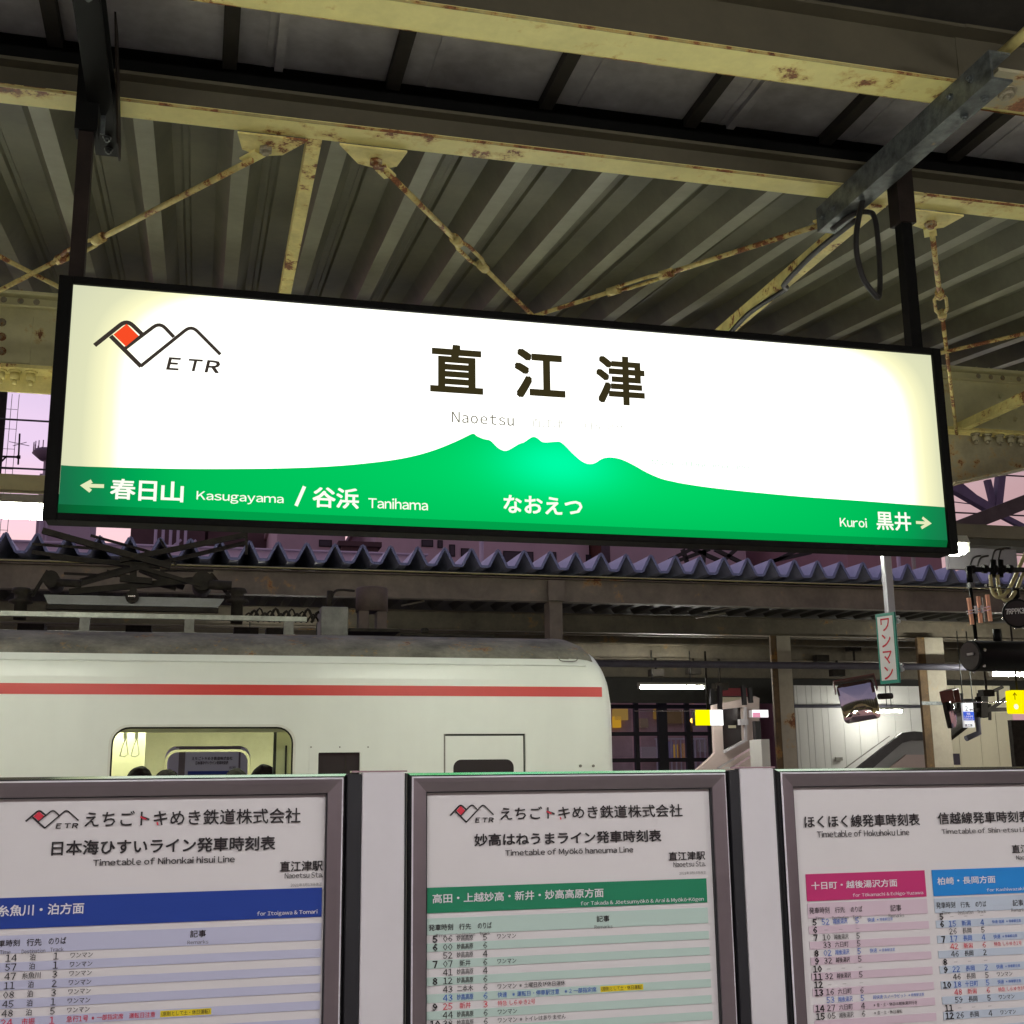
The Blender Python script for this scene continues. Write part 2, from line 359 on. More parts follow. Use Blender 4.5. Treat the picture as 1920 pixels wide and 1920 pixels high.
# ------------------------------------------------------------ ground
g = MB(); g.box((-60, -60, -1.6), (90, 250, -1.35)); tag(g.build('ground', m_ball), kind='structure')
g = MB(); g.box((-60, -4.5, -1.35), (90, 7.75, 0)); tag(g.build('platform_floor', m_asph), kind='structure')
g = MB(); g.box((-60, 7.75, -1.35), (90, 8.15, 0.0)); tag(g.build('platform_edge', m_kerb), kind='structure')
g = MB(); g.box((-60, 12.2, -1.35), (90, 12.6, 0)); tag(g.build('far_platform_edge', m_kerb), kind='structure')
g = MB(); g.box((-60, 12.6, -1.35), (90, 40, 0)); tag(g.build('far_platform_floor', m_asph), kind='structure')
g = MB(); g.box((-60, 7.1, 0.004), (90, 7.4, 0.010)); tag(g.build('tactile_strip', m_tact), kind='structure')
g = MB(); g.box((-60, 13.3, 0.004), (90, 13.6, 0.010)); tag(g.build('far_tactile_strip', m_tact), kind='structure')

# ------------------------------------------------------------ our platform canopy
XA, XB = -4.2, 9.0
cano = thing('platform_canopy', (2.4, 5.0, 3.8), 'cream painted rusty steel platform canopy over the station name sign', 'canopy')
SL = 0.115; ZC = 4.035
def zroof(y): return ZC + 0.035 + SL * max(0, y - 3.95)
def ibeam(mb, x0, x1, y0, y1, z0, z1, mf=0, mw=1, tf=0.012, tw=0.01):
    ym = (y0 + y1) / 2
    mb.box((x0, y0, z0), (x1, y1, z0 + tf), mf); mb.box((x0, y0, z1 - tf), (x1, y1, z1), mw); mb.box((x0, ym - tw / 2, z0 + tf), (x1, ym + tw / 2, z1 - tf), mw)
b = MB(); ibeam(b, XA, 2.37, 3.11, 3.24, 3.8, 4.02); ibeam(b, 2.372, XB, 3.11, 3.24, 3.803, 4.023); b.build('roof_beam', [m_cream, m_web], cano)
b = MB(); ibeam(b, XA, XB, 3.84, 3.945, 3.8, 3.912); b.build('roof_beam', [m_cream, m_web], cano)
b = MB(); b.box((XA, 3.90, 3.913), (XB, 3.94, 4.03)); b.build('recess_shade_strip', m_black, cano)  # black strip stands in for the shade above the second beam
m_edge = PM('rusted_flange_edge', (0.45, 0.38, 0.14), 0.35, 9, 0.75, rust=1.05, rscale=10)
for y_ in (3.1085, 3.8385):
    b = MB(); b.box((XA, y_ - .003, 3.7985), (XB, y_ + .002, 3.807)); b.build('flange_edge', m_edge, cano)
b = MB(); b.box((XA, 3.24, 3.7985), (XB, 3.242, 3.807)); b.build('flange_edge', m_edge, cano)
b = MB(); ibeam(b, XA, XB, 1.0, 1.12, 3.8, 4.02); b.build('roof_beam', [m_cream, m_web], cano)
# a bright rust stained plate beside the near beam at the top edge of the picture
p = at(640, 4, Z=3.815); b = MB(); b.box((p.x - 1.2, 2.96, 3.822), (p.x + 0.02, 3.105, 3.834)); b.build('joint_plate', m_cream, cano)
# flat ceiling sheets with joists on the two beams
x = -1.72 - 0.57 * 3 - 0.012; k = 0
JX = [at(433, 80, Z=4.03).x + 0.565 * i for i in range(-7, 13)]
for i, jx in enumerate(JX[:-1]):
    b = MB(); b.box((jx + 0.026, 3.25, ZC), (JX[i + 1] - 0.026, 4.02, ZC + 0.012)); b.box((jx + 0.12, 3.25, ZC - 0.006), (jx + 0.14, 4.02, ZC - 0.0002))
    if i % 3 == 1: b.box((jx + 0.15, 3.25, ZC - 0.02), (jx + 0.18, 4.02, ZC - 0.0002))
    b.build('ceiling_panel', m_ceil, cano)
for jx in JX:
    b = MB(); b.box((jx - 0.024, 3.25, ZC - 0.035), (jx + 0.024, 4.03, ZC + 0.012)); b.build('joist', m_joist, cano)
b = MB(); b.box((XA, -4, 4.10), (XB, 3.24, 4.12)); b.build('unlit_dark_soffit', m_joist, cano)  # dark sheet stands in for the unlit roof on the near side
b = MB(); b.box((XA, 3.25, ZC + .02), (XB, 4.3, ZC + 0.05)); b.build('backing_sheet', m_joist, cano)
# purlin sitting above the second beam, in shadow
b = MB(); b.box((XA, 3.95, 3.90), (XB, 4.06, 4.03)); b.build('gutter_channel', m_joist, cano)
# folded roof sheets
PITCH = 0.385
def foldprof(x0):
    return [(x0, 0.0), (x0 + 0.075, 0.0), (x0 + 0.135, 0.10), (x0 + 0.17, 0.10), (x0 + 0.18, 0.115), (x0 + 0.20, 0.115), (x0 + 0.21, 0.10), (x0 + 0.325, 0.10), (x0 + PITCH, 0.0)]
x = at(827, 293, Z=4.08).x - PITCH * 13 - 0.05
pm = None
for i in range(34):
    if pm is None:
        b = MB(); b.sheetp(foldprof(x), 3.95, 8.0, lambda y: zroof(y), 0.003)
        # light on the flat nearest the ground is put in as paler steel
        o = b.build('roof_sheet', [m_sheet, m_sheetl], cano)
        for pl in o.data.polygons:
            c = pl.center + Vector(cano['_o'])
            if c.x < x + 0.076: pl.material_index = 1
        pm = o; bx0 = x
    else:
        o = pm.copy(); C.objects.link(o); o.parent = cano; o.location = (PITCH * i, 0, 0)
# eave girder
GY = 6.8
b = MB(); b.box((XA, GY, 3.82), (XB, GY + 0.02, 4.23)); b.build('girder_web', m_girder, cano)
b = MB(); b.box((XA, GY - 0.06, 4.232), (XB, GY + 0.14, 4.25)); b.box((XA, GY - 0.045, 4.17), (XB, GY - 0.003, 4.176)); b.build('girder_top_flange', m_girder, cano)
b = MB(); b.box((XA, GY - 0.09, 3.798), (XB, GY + 0.16, 3.818)); b.build('girder_bottom_flange', m_creamr, cano)
b = MB(); b.box((XA, GY + 0.03, 3.70), (-0.6, GY + 0.05, 3.797)); b.build('splice_plate', m_creamr, cano)
b = MB(); b.box((-1.6, GY - 0.012, 3.85), (-0.95, GY - 0.001, 4.12)); b.build('splice_plate', m_girder, cano)
def bolt(parent, p, ax, r=0.016, h=0.022, mt=None):
    d = Vector(ax); b = MB(); p = Vector(p); b.tube([p, p + d * h * .2], r * 1.35, 10); b.tube([p + d * h * .2, p + d * h], r, 6); b.tube([p + d * h, p + d * h * 1.5], r * .5, 6)
    return b.build('bolt', mt or m_bolt, parent)
for px in (-8, 6, 38, 68):
    p = at(px, 565, Y=GY); bolt(cano, (p.x, GY + 0.02, 4.252), (0, 0, 1), 0.014, 0.022)
    p = at(px, 574, Y=GY - .045); bolt(cano, (p.x, GY - 0.046, 4.195), (0, -1, 0), 0.013, 0.006)
for px, py in ((4, 606), (4, 633), (4, 660)):
    p = at(px, py, Y=GY); bolt(cano, (p.x, GY - 0.013, p.z), (0, -1, 0), 0.018, 0.014)
for px in (3, 30, 60):
    p = at(px, 712, Y=GY + .02); bolt(cano, (p.x, GY - 0.03, 3.797), (0, 0, -1), 0.026, 0.05, m_creamr)
for px in (1835, 1858, 1880, 1910):
    p = at(px, 697, Y=GY); bolt(cano, (p.x, GY + .02, 4.252), (0, 0, 1), 0.014, 0.022)
    p = at(px, 712, Y=GY - .045); bolt(cano, (p.x, GY - 0.046, 4.195), (0, -1, 0), 0.013, 0.006)
for px in (1875, 1904):
    for py in (743, 764, 786):
        p = at(px, py, Y=GY); bolt(cano, (p.x, GY - 0.001, p.z), (0, -1, 0), 0.018, 0.016, m_girder)
for px in (1828, 1850, 1873, 1893, 1912, 1932):
    p = at(px, 825, Y=GY - .02); bolt(cano, (p.x, GY - 0.03, 3.797), (0, 0, -1), 0.024, 0.045, m_creamh)
# tapered haunch under the girder at the right
H = [at(1783, 822, Y=GY), at(1960, 866, Y=GY), at(1960, 852, Y=GY), at(1785, 905, Y=GY)]
b = MB(); q0 = at(1783, 905, Y=GY); q1 = at(1975, 842, Y=GY)
b.prism([(q0.x, q0.z), (q0.x, 3.797), (q1.x + .4, 3.797), (q1.x + .4, q1.z + .01)], 'y', GY + 0.02, GY + 0.04); b.build('haunch_plate', m_creamh, cano)
b = MB(); b.hexa([(q0.x, GY - .05, q0.z - .012), (q1.x + .4, GY - .05, q1.z), (q1.x + .4, GY + .12, q1.z), (q0.x, GY + .12, q0.z - .012), (q0.x, GY - .05, q0.z - .001), (q1.x + .4, GY - .05, q1.z + .01), (q1.x + .4, GY + .12, q1.z + .01), (q0.x, GY + .12, q0.z - .001)]); b.build('haunch_flange', m_creamh, cano)
# tie bars along the depth of the roof and the rod bracing between them
for xx in (-1.93, 0.325, 2.545, 4.8):
    b = MB(); b.box((xx - 0.025, 3.95, 3.802), (xx + 0.025, GY, 3.814)); b.box((xx - 0.025, 3.95, 3.815), (xx - 0.019, GY, 3.86)); b.build('tie_bar', m_creamr if xx > 0 else m_cream, cano)
m_rodp = PM('flaking_cream_rod_paint', (0.62, 0.52, 0.19), 0.3, 14, 0.7, rust=1.15, rscale=22)
def rod(p, q, tb):
    p = Vector(p); q = Vector(q); d = (q - p).normalized(); L = (q - p).length
    b = MB(); t0 = tb / L
    a1 = p + d * (tb - 0.16); a2 = p + d * (tb + 0.16)
    b.tube([p, p + d * .3, a1], 0.0115, 8); b.tube([a2, q], 0.0105, 8)
    o = b.build('tie_rod', m_rodp, cano)
    s = Vector((-d.y, d.x, 0)).normalized(); b = MB()
    b.tube([a1 - d * .012, a1 + d * .05], 0.021, 8); b.tube([a2 - d * .05, a2 + d * .012], 0.021, 8)
    for sg in (1, -1):
        b.tube([a1 + d * .035 + s * .012 * sg, a1 + d * .09 + s * .026 * sg, a2 - d * .09 + s * .026 * sg, a2 - d * .035 + s * .012 * sg], 0.0085, 6)
    b.build('turnbuckle', m_rodp, o)
def gusset(x, y, sx):
    b = MB(); b.prism([(x - 0.10 * sx, y - 0.06), (x + 0.14 * sx, y - 0.06), (x + 0.06 * sx, y + 0.06), (x - 0.02 * sx, y + 0.085), (x - 0.08 * sx, y + 0.05)], 'z', 3.786, 3.794)
    o = b.build('gusset_plate', m_creamr, cano); b = MB(); b.tube([(x, y + 0.02, 3.786), (x, y + 0.02, 3.770)], 0.024, 6); b.tube([(x, y + 0.02, 3.770), (x, y + 0.02, 3.760)], 0.013, 8)
    b.build('bolt', m_bolt, o)
    b = MB(); d = Vector((-sx * .72, 1, 0)).normalized(); c = Vector((x, y + 0.03, 3.782)) + d * 0.06; b.bar(c - d * .03, c + d * .055, .05, .008); b.build('clevis_plate', m_cream, cano)
for bx in (-1.9, 0.355, 2.61, 4.865):
    gusset(bx - 0.195, 4.0, 1); gusset(bx + 0.195, 4.0, -1)
for bx, t1, t2 in ((-4.155, .9, 1.2), (-1.9, .9, 1.12), (0.355, .78, 0.9), (2.61, 0.86, 0.86)):
    rod((bx + 0.24, 4.08, 3.78), (bx + 2.15, 6.75, 3.78), t1)             # to the right and away
    rod((bx + 2.255 - 0.24, 4.08, 3.765), (bx + 0.1, 6.75, 3.765), t2)     # to the left and away
b = MB(); p0 = at(1862, -20, Z=3.9); p1 = at(1900, 88, Z=3.85); b.tube([(p1.x, 3.05, 3.86), (p1.x, 2.9, 3.86), (p1.x, 2.2, 3.9)], 0.018, 8); b.build('tie_rod', m_creamr, cano)
gx = at(1890, 130, Z=3.79); b = MB(); b.box((gx.x - .03, 3.0, 3.785), (gx.x + .3, 3.2, 3.797)); b.build('gusset_plate', m_creamh, cano); bolt(cano, (gx.x + .07, 3.1, 3.785), (0, 0, -1), .026, .02)
# canopy columns, outside the picture
for xx in (-3.3, 6.6):
    b = MB(); b.box((xx, 5.2, 0), (xx + .2, 5.22, 3.9)); b.box((xx, 5.38, 0), (xx + .2, 5.4, 3.9)); b.box((xx + .09, 5.22, 0), (xx + .11, 5.38, 3.9)); b.build('column', m_cream, cano)
    b = MB(); b.box((xx, 1.0, 3.66), (xx + .2, 6.78, 3.785)); b.build('cross_beam', m_cream, cano)

# ------------------------------------------------------------ galvanised hanger rails, cable
def rail(x0, x1, label, mt):
    r = thing('hanger_rail', ((x0 + x1) / 2, 3.45, 3.69), label, 'hanger rail', 'steel rails that carry the station name sign')
    b = MB(); b.box((x0, 2.92, 3.695), (x0 + .008, 4.03, 3.795)); b.box((x0 + .008, 2.92, 3.695), (x1, 4.03, 3.703)); b.box((x0 + .008, 2.92, 3.787), (x1, 4.03, 3.795)); b.build('channel', mt, r)
    for y in (3.02, 3.13, 3.90, 3.98):
        bolt(r, (x0, y, 3.755 if y < 3.5 else 3.735), (-1, 0, 0), 0.011, 0.012, m_galv)
        bolt(r, (x0 + .045, y, 3.695), (0, 0, -1), 0.011, 0.012, m_galv)
    return r
r1 = rail(2.30, 2.375, 'galvanised steel channel bolted under the beams at the right end of the name sign', m_galv)
r2 = rail(-0.405, -0.33, 'unlit steel channel, coloured black, bolted under the beams at the left end of the name sign', m_black)  # lack of light on the left rail is put in as black
b = MB(); a = at(187, 70, Y=3.80); b.prism([(3.5, 3.90), (3.62, 3.90), (3.98, 3.72), (3.98, 3.655), (3.86, 3.655)], 'x', -0.326, -0.320); b.build('gusset_plate', m_brownpost, r2)
cb = MB()
pts = [at(1655, 320, Y=3.78), at(1625, 355, Y=3.76), at(1608, 420, Y=3.74), at(1606, 470, Y=3.74), at(1618, 520, Y=3.74), at(1640, 552, Y=3.74), at(1648, 555, Y=3.75), at(1650, 520, Y=3.76), at(1646, 450, Y=3.77), at(1640, 410, Y=3.78), at(1630, 398, Y=3.8), at(1600, 402, Y=3.84), at(1560, 430, Y=3.95)]
def smooth(pts, n=6):
    P = [Vector(p) for p in pts]; out = []
    for i in range(len(P) - 1):
        p0, p1, p2, p3 = P[max(0, i - 1)], P[i], P[i + 1], P[min(len(P) - 1, i + 2)]
        for k in range(n):
            t = k / n; out.append(0.5 * ((2 * p1) + (p2 - p0) * t + (2 * p0 - 5 * p1 + 4 * p2 - p3) * t * t + (3 * p1 - p0 - 3 * p2 + p3) * t ** 3))
    return out + [P[-1]]
cb.tube(smooth(pts), 0.0105, 8)
tag(cb.build('power_cable', m_cable), 'black power cable hanging in a long loop beside the right sign hanger', 'cable')
cb = MB(); cb.tube(smooth([(2.50, 4.06, 3.79), (2.49, 4.4, 3.79), (2.50, 4.7, 3.775), (2.55, 4.8, 3.79), (2.51, 5.1, 3.785), (2.55, 5.6, 3.79), (2.55, 6.7, 3.79)]), 0.012, 8)
tag(cb.build('power_cable', m_cable), 'black cable strapped along the cream tie bar above the right end of the sign', 'cable')

# ------------------------------------------------------------ station name sign
SY = 3.65
TL, TR = at(137, 534, Y=SY), at(1745, 665.5, Y=SY); BL, BR = at(109, 948, Y=SY), at(1777, 1011, Y=SY)
sx0 = (TL.x + BL.x) / 2; sx1 = (TR.x + BR.x) / 2; sz1 = (TL.z + TR.z) / 2; sz0 = (BL.z + BR.z) / 2; SB = 2.366
scx, scz = (sx0 + sx1) / 2, (sz0 + sz1) / 2
sign = thing('station_name_sign', (scx, SY + .06, scz), 'long internally lit white and green station name sign hanging from the canopy', 'station sign')
def sign_mat(name, stops, zoff=0.02, gloss=0.12):
    m, n, out = newmat(name); t = n.nodes.new('ShaderNodeTexCoord'); s = n.nodes.new('ShaderNodeSeparateXYZ'); lk(n, t.outputs['Object'], s.inputs[0])
    def mth(op, a, b=None):
        q = n.nodes.new('ShaderNodeMath'); q.operation = op
        for i, v in enumerate((a, b)):
            if v is None: continue
            if isinstance(v, (int, float)): q.inputs[i].default_value = v
            else: lk(n, v, q.inputs[i])
        return q.outputs[0]
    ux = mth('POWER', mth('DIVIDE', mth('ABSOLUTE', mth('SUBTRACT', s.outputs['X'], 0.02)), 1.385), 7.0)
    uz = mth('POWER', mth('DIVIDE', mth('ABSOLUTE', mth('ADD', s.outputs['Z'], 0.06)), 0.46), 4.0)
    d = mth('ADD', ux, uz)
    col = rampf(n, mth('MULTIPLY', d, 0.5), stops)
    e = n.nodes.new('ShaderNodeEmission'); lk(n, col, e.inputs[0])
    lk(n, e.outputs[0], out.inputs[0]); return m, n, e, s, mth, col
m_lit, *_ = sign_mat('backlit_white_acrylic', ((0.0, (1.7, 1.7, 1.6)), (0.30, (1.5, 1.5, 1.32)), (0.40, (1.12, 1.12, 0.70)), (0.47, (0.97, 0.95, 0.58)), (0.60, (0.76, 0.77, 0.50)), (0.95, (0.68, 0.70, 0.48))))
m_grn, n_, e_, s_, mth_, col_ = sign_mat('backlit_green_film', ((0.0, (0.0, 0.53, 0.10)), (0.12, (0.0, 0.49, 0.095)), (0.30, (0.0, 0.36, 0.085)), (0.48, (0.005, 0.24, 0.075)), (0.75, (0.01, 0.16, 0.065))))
# glow behind the mountain peaks is put in as brighter green patches
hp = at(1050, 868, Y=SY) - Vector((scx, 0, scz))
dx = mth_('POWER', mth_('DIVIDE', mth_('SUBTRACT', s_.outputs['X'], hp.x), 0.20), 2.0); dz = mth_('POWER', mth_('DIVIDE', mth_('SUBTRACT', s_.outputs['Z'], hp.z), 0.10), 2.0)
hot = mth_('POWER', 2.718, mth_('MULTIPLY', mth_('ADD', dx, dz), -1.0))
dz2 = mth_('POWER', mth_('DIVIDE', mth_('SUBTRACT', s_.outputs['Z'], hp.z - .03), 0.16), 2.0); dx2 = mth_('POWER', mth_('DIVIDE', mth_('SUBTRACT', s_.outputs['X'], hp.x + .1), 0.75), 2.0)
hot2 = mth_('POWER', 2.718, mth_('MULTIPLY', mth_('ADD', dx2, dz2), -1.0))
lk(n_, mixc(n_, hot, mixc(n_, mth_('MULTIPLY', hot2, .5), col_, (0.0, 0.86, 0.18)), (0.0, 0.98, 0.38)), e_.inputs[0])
# housing
FD = 0.10
b = MB(); b.box((sx0 - .036, SY + .012, SB - .018), (sx1 + .032, SY + FD, sz1 + .018)); b.build('housing', m_black, sign, bevel=.004)
for nm, a, c in (('frame_bar', (sx0 - .040, SY - .012, SB - .022), (sx0, SY + .011, sz1 + .024)), ('frame_bar', (sx1, SY - .012, SB - .022), (sx1 + .034, SY + .011, sz1 + .024)),
                 ('frame_bar', (sx0, SY - .012, sz1), (sx1, SY + .011, sz1 + .024)), ('frame_bar', (sx0, SY - .012, SB - .022), (sx1, SY + .011, SB))):
    b = MB(); b.box(a, c); b.build(nm, m_black, sign, bevel=.003)
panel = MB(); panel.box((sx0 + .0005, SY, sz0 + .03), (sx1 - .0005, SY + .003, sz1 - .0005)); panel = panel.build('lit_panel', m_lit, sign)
mt_px = [(112, 872), (167, 875), (333, 879), (467, 879), (567, 877), (640, 873), (693, 868), (740, 862), (780, 854), (817, 843), (853, 828.5), (873, 819), (887, 813), (895, 818), (907, 823), (917, 825), (923, 829), (933, 839), (943, 844.5), (953, 844), (973, 832.5), (983, 829), (993, 822), (1000, 819), (1007, 821), (1015, 827.5), (1023, 829.5), (1040, 828.3), (1050, 828.5), (1060, 836), (1073, 849.5), (1087, 862), (1097, 868), (1107, 870), (1117, 867.5), (1127, 861), (1137, 858), (1150, 858), (1167, 862), (1190, 873), (1213, 886), (1240, 897.5), (1263, 903), (1280, 906.5), (1330, 914), (1413, 923), (1513, 932), (1613, 939), (1690, 945), (1773, 951)]
top = [at(x, y, Y=SY - .001) for x, y in mt_px]
_p = smooth(top, 3); mo = MB()
n0 = len(_p); mo.v += [(min(max(q.x, sx0 + .001), sx1 - .001), SY - .001, q.z) for q in _p] + [(min(max(q.x, sx0 + .001), sx1 - .001), SY - .001, sz0) for q in _p]
for i in range(n0 - 1): mo.quad([i, i + 1, n0 + i + 1, n0 + i])
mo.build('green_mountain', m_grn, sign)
# the panel's lower lip bends back under the light, so it glows less
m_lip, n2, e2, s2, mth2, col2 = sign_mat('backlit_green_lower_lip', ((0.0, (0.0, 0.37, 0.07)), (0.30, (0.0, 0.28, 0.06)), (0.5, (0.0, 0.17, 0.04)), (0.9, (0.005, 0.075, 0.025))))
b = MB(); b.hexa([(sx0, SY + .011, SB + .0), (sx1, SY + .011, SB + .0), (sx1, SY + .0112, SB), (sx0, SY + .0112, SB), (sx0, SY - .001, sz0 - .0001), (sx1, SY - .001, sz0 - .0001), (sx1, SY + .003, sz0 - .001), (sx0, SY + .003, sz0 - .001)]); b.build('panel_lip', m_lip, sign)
# hangers
for pxl, xx in ((1, at(152, 400, Y=3.72).x), (0, at(1703, 520, Y=3.72).x)):
    b = MB(); b.box((xx - .022, 3.70, sz1 + .019), (xx + .022, 3.745, 3.80)); o = b.build('hanger_post', m_brownpost if pxl else m_black, sign)
    b = MB(); b.box((xx - .034, 3.688, 3.60), (xx + .034, 3.757, 3.93)); b.build('sleeve', m_brownpost if not pxl else m_black, o)
    b = MB(); b.box((xx - .022 if not pxl else xx + .036, 3.76, 3.63), (xx + .05 if not pxl else xx + .05, 3.765, 3.9)); b.build('hanger_plate', m_galv, o)
ledt = EM('letter_film_dim', (0.040, 0.032, 0.012), 1.0)
m_sgnred = EM('backlit_red_film', (0.95, 0.075, 0.02), 1.0)
m_sgnw = EM('backlit_white_letter', (1.0, 1.0, 0.88), 1.05)
m_sgny = EM('backlit_pale_letter_dim_corner', (0.80, 0.83, 0.50), 1.0)
m_ghost = EM('washed_out_letter', (0.58, 0.58, 0.52), 1.0)
m_thin = EM('half_washed_out_letter', (0.16, 0.15, 0.11), 1.0)
m_ghostg = EM('washed_out_green_letter', (0.52, 0.80, 0.60), 1.0)
TY = SY - .002
def sl(nm, mt, t, tl, br, **k):
    b = MB(); text_px(b, t, tl, br, TY, **k); b.build(nm, mt, panel, fix=False)
sl('station_name_character', ledt, '直', (806.7, 643), (906, 740.5), bold=.036, res=4); sl('station_name_character', ledt, '江', (964, 652.5), (1060.5, 751), bold=.036, res=4); sl('station_name_character', ledt, '津', (1116.7, 664.5), (1210.7, 762.5), bold=.031, res=4)
sl('romaji_lettering', m_thin, 'Naoetsu', (847.3, 771.5), (963.5, 799), bold=.006, space=1.1)
sl('faint_lettering', m_ghost, '直江津', (996, 783.5), (1056, 804)); sl('faint_lettering', m_ghost, '나오에쓰', (1097, 792), (1170, 810)); sl('faint_lettering', m_ghostg, 'Myōkō Haneuma Line', (1222, 860.5), (1405, 884))
for t_, tl_, br_2, bo_ in (('なおえつ', (944, 927.5), (1092.3, 967.5), .024), ('春', (208, 897), (253, 937.5), .022), ('日', (261, 901), (293, 940), .026), ('山', (303, 902), (343.5, 942), .028), ('Kasugayama', (369, 920.7), (531.5, 948.5), .010), ('谷浜', (586.7, 912.5), (672.7, 954.5), .024), ('Tanihama', (690.7, 932.5), (802.3, 957.2), .010), ('Kuroi', (1574, 969.7), (1626, 989.5), .010), ('黒井', (1641.7, 958), (1709.5, 996), .020)):
    sl('white_lettering', m_sgnw, t_, tl_, br_2, bold=bo_)
for strokes in (((((195, 911.5), (156, 910.3)), .011), (((172, 902), (156.5, 910.5), (170, 921)), .011)), ((((1717.5, 979.5), (1742, 980.8)), .010), (((1729.5, 970.5), (1742.5, 981), (1727.5, 989.8)), .010))):
    b = MB()
    for pts, w in strokes: ribbon(b, [(at(*q, Y=TY).x, at(*q, Y=TY).z) for q in pts], w, TY)
    b.build('direction_arrow', m_sgny, panel, fix=False)
b = MB(); ribbon(b, [(at(*q, Y=TY).x, at(*q, Y=TY).z) for q in ((555, 948.5), (571, 912))], .0105, TY); b.build('white_lettering', m_sgnw, panel, fix=False)
# company mark: ridges, red diamond and three letters (unprojected once, reused small on the boards)
def lg(x, y): p = at(x / 3, 500 + y / 3, Y=TY); return (p.x, p.z)
LOGO = []
def rpk(a, pk, c, r=.22):       # a peak with a rounded top
    a, pk, c = Vector(lg(*a)), Vector(lg(*pk)), Vector(lg(*c)); u = (a - pk).normalized() * .026; w = (c - pk).normalized() * .026
    out = [a]
    for k in range(7):
        t = k / 6; out.append((1 - t) ** 2 * (pk + u) + 2 * t * (1 - t) * pk + t * t * (pk + w))
    return [tuple(q) for q in out + [c]]
LOGO.append((rpk((532, 443), (714, 298), (803, 384)), .0125)); LOGO.append((rpk((706, 458), (899, 312), (978, 396)), .0105)); LOGO.append((rpk((790, 561), (1077, 330), (1240, 494)), .0100))
LOGO.append(([lg(622, 390), lg(706, 474), lg(794, 562)], .0125))
LDIA = [lg(638, 382), lg(712, 322), lg(780, 389), lg(708, 449)]
lx = [p[0] for s in LOGO for p in s[0]]; lz = [p[1] for s in LOGO for p in s[0]]
LB = (min(lx), max(lx), min(min(lz), lg(1240, 606)[1]), max(lz))
def logo(mbk, mbr, x0, z0, x1, z1, Y):
    sx = (x1 - x0) / (LB[1] - LB[0]); sz = (z1 - z0) / (LB[3] - LB[2])
    f = lambda p: (x0 + (p[0] - LB[0]) * sx, z0 + (p[1] - LB[2]) * sz)
    for pts, w in LOGO: ribbon(mbk, [f(p) for p in pts], w * (sx + sz) / 2 * 1.05, Y)
    o = len(mbr.v)
    for p in LDIA: q = f(p); mbr.v.append((q[0], Y - .0002, q[1]))
    mbr.quad([o, o + 1, o + 2, o + 3])
    for ch, a, c in (('E', (937, 508), (1003, 584)), ('T', (1050, 517), (1126, 591)), ('R', (1153, 524), (1230, 600))):
        p, q = f(lg(*a)), f(lg(*c)); text_xz(mbk, ch, p[0], q[1], q[0], p[1], Y, bold=.032, shear=.18)
bk, br_ = MB(), MB(); logo(bk, br_, LB[0], LB[2], LB[1], LB[3], TY)
bk.build('company_mark', EM('mark_film_dim', (0.045, 0.035, 0.028), 1.0), panel, fix=False); br_.build('red_diamond', m_sgnred, panel, fix=False)

# ------------------------------------------------------------ timetable boards
BY0 = 2.80
FT = 1.619
BW = 0.781
m_lip_b = m_alumb
def sweep_frame(parent, x0, x1, z0, z1, prof, Y, mats):
    """prof = [(inset, dy, mat)] going inward; four mitred bars"""
    ins = lambda d: ((x0 + d, z0 + d), (x1 - d, z0 + d), (x1 - d, z1 - d), (x0 + d, z1 - d))
    for k in range(4):
        b = MB()
        for i, (d, dy, mi) in enumerate(prof):
            r = ins(d); b.v += [(r[k][0], Y + dy, r[k][1]), (r[(k + 1) % 4][0], Y + dy, r[(k + 1) % 4][1])]
        for i in range(len(prof) - 1): b.quad([2 * i, 2 * i + 1, 2 * i + 3, 2 * i + 2], prof[i][2])
        b.build('frame_bar', mats, parent, fix=False)
PROF = [(0, .035, 0), (0, .015, 1), (.0052, .003, 2), (.0075, .004, 2), (.0080, -.002, 3), (.0115, -.0045, 0), (.020, -.0035, 0), (.0415, .002, 0), (.0425, .006, 2), (.0445, .006, 2), (.0450, .018, 2), (.046, .018, 2)]
def timetable(x0, label, rows_fn, cat='timetable board', z_bottom=.62):
    t = thing('timetable_board', (x0 + BW / 2, BY0, 0), label, cat, 'framed timetable boards standing in a row')
    sweep_frame(t, x0, x0 + BW, z_bottom, FT, PROF, BY0, [m_alum, m_alumb, m_rubber, m_bevel])
    b = MB(); b.box((x0 + .002, BY0 + .022, z_bottom), (x0 + BW - .002, BY0 + .06, FT - .002)); b.build('backing_board', m_alum, t)
    b = MB(); b.box((x0 + .044, BY0 + .0175, z_bottom + .04), (x0 + BW - .044, BY0 + .0215, FT - .044)); po = b.build('poster', m_paper, t)
    for xx in (x0 + .06, x0 + BW - .1):
        b = MB(); b.box((xx, BY0 + .025, 0), (xx + .04, BY0 + .055, z_bottom)); b.build('leg', m_alum, t)
    rows_fn(po, x0); return t
PY = BY0 + .015
zrow = lambda k: at(600, 1762.5, Y=PY).z - k * (at(600, 1762.5, Y=PY).z - at(600, 1892.7, Y=PY).z) / 8
PP = zrow(0) - zrow(1)
K = {'k': 0, 'w': 1, 'r': 2, 'b': 3, 'g': 4}
INKS = [m_ink, m_inkw, m_inkr, m_inkb, m_inkg]
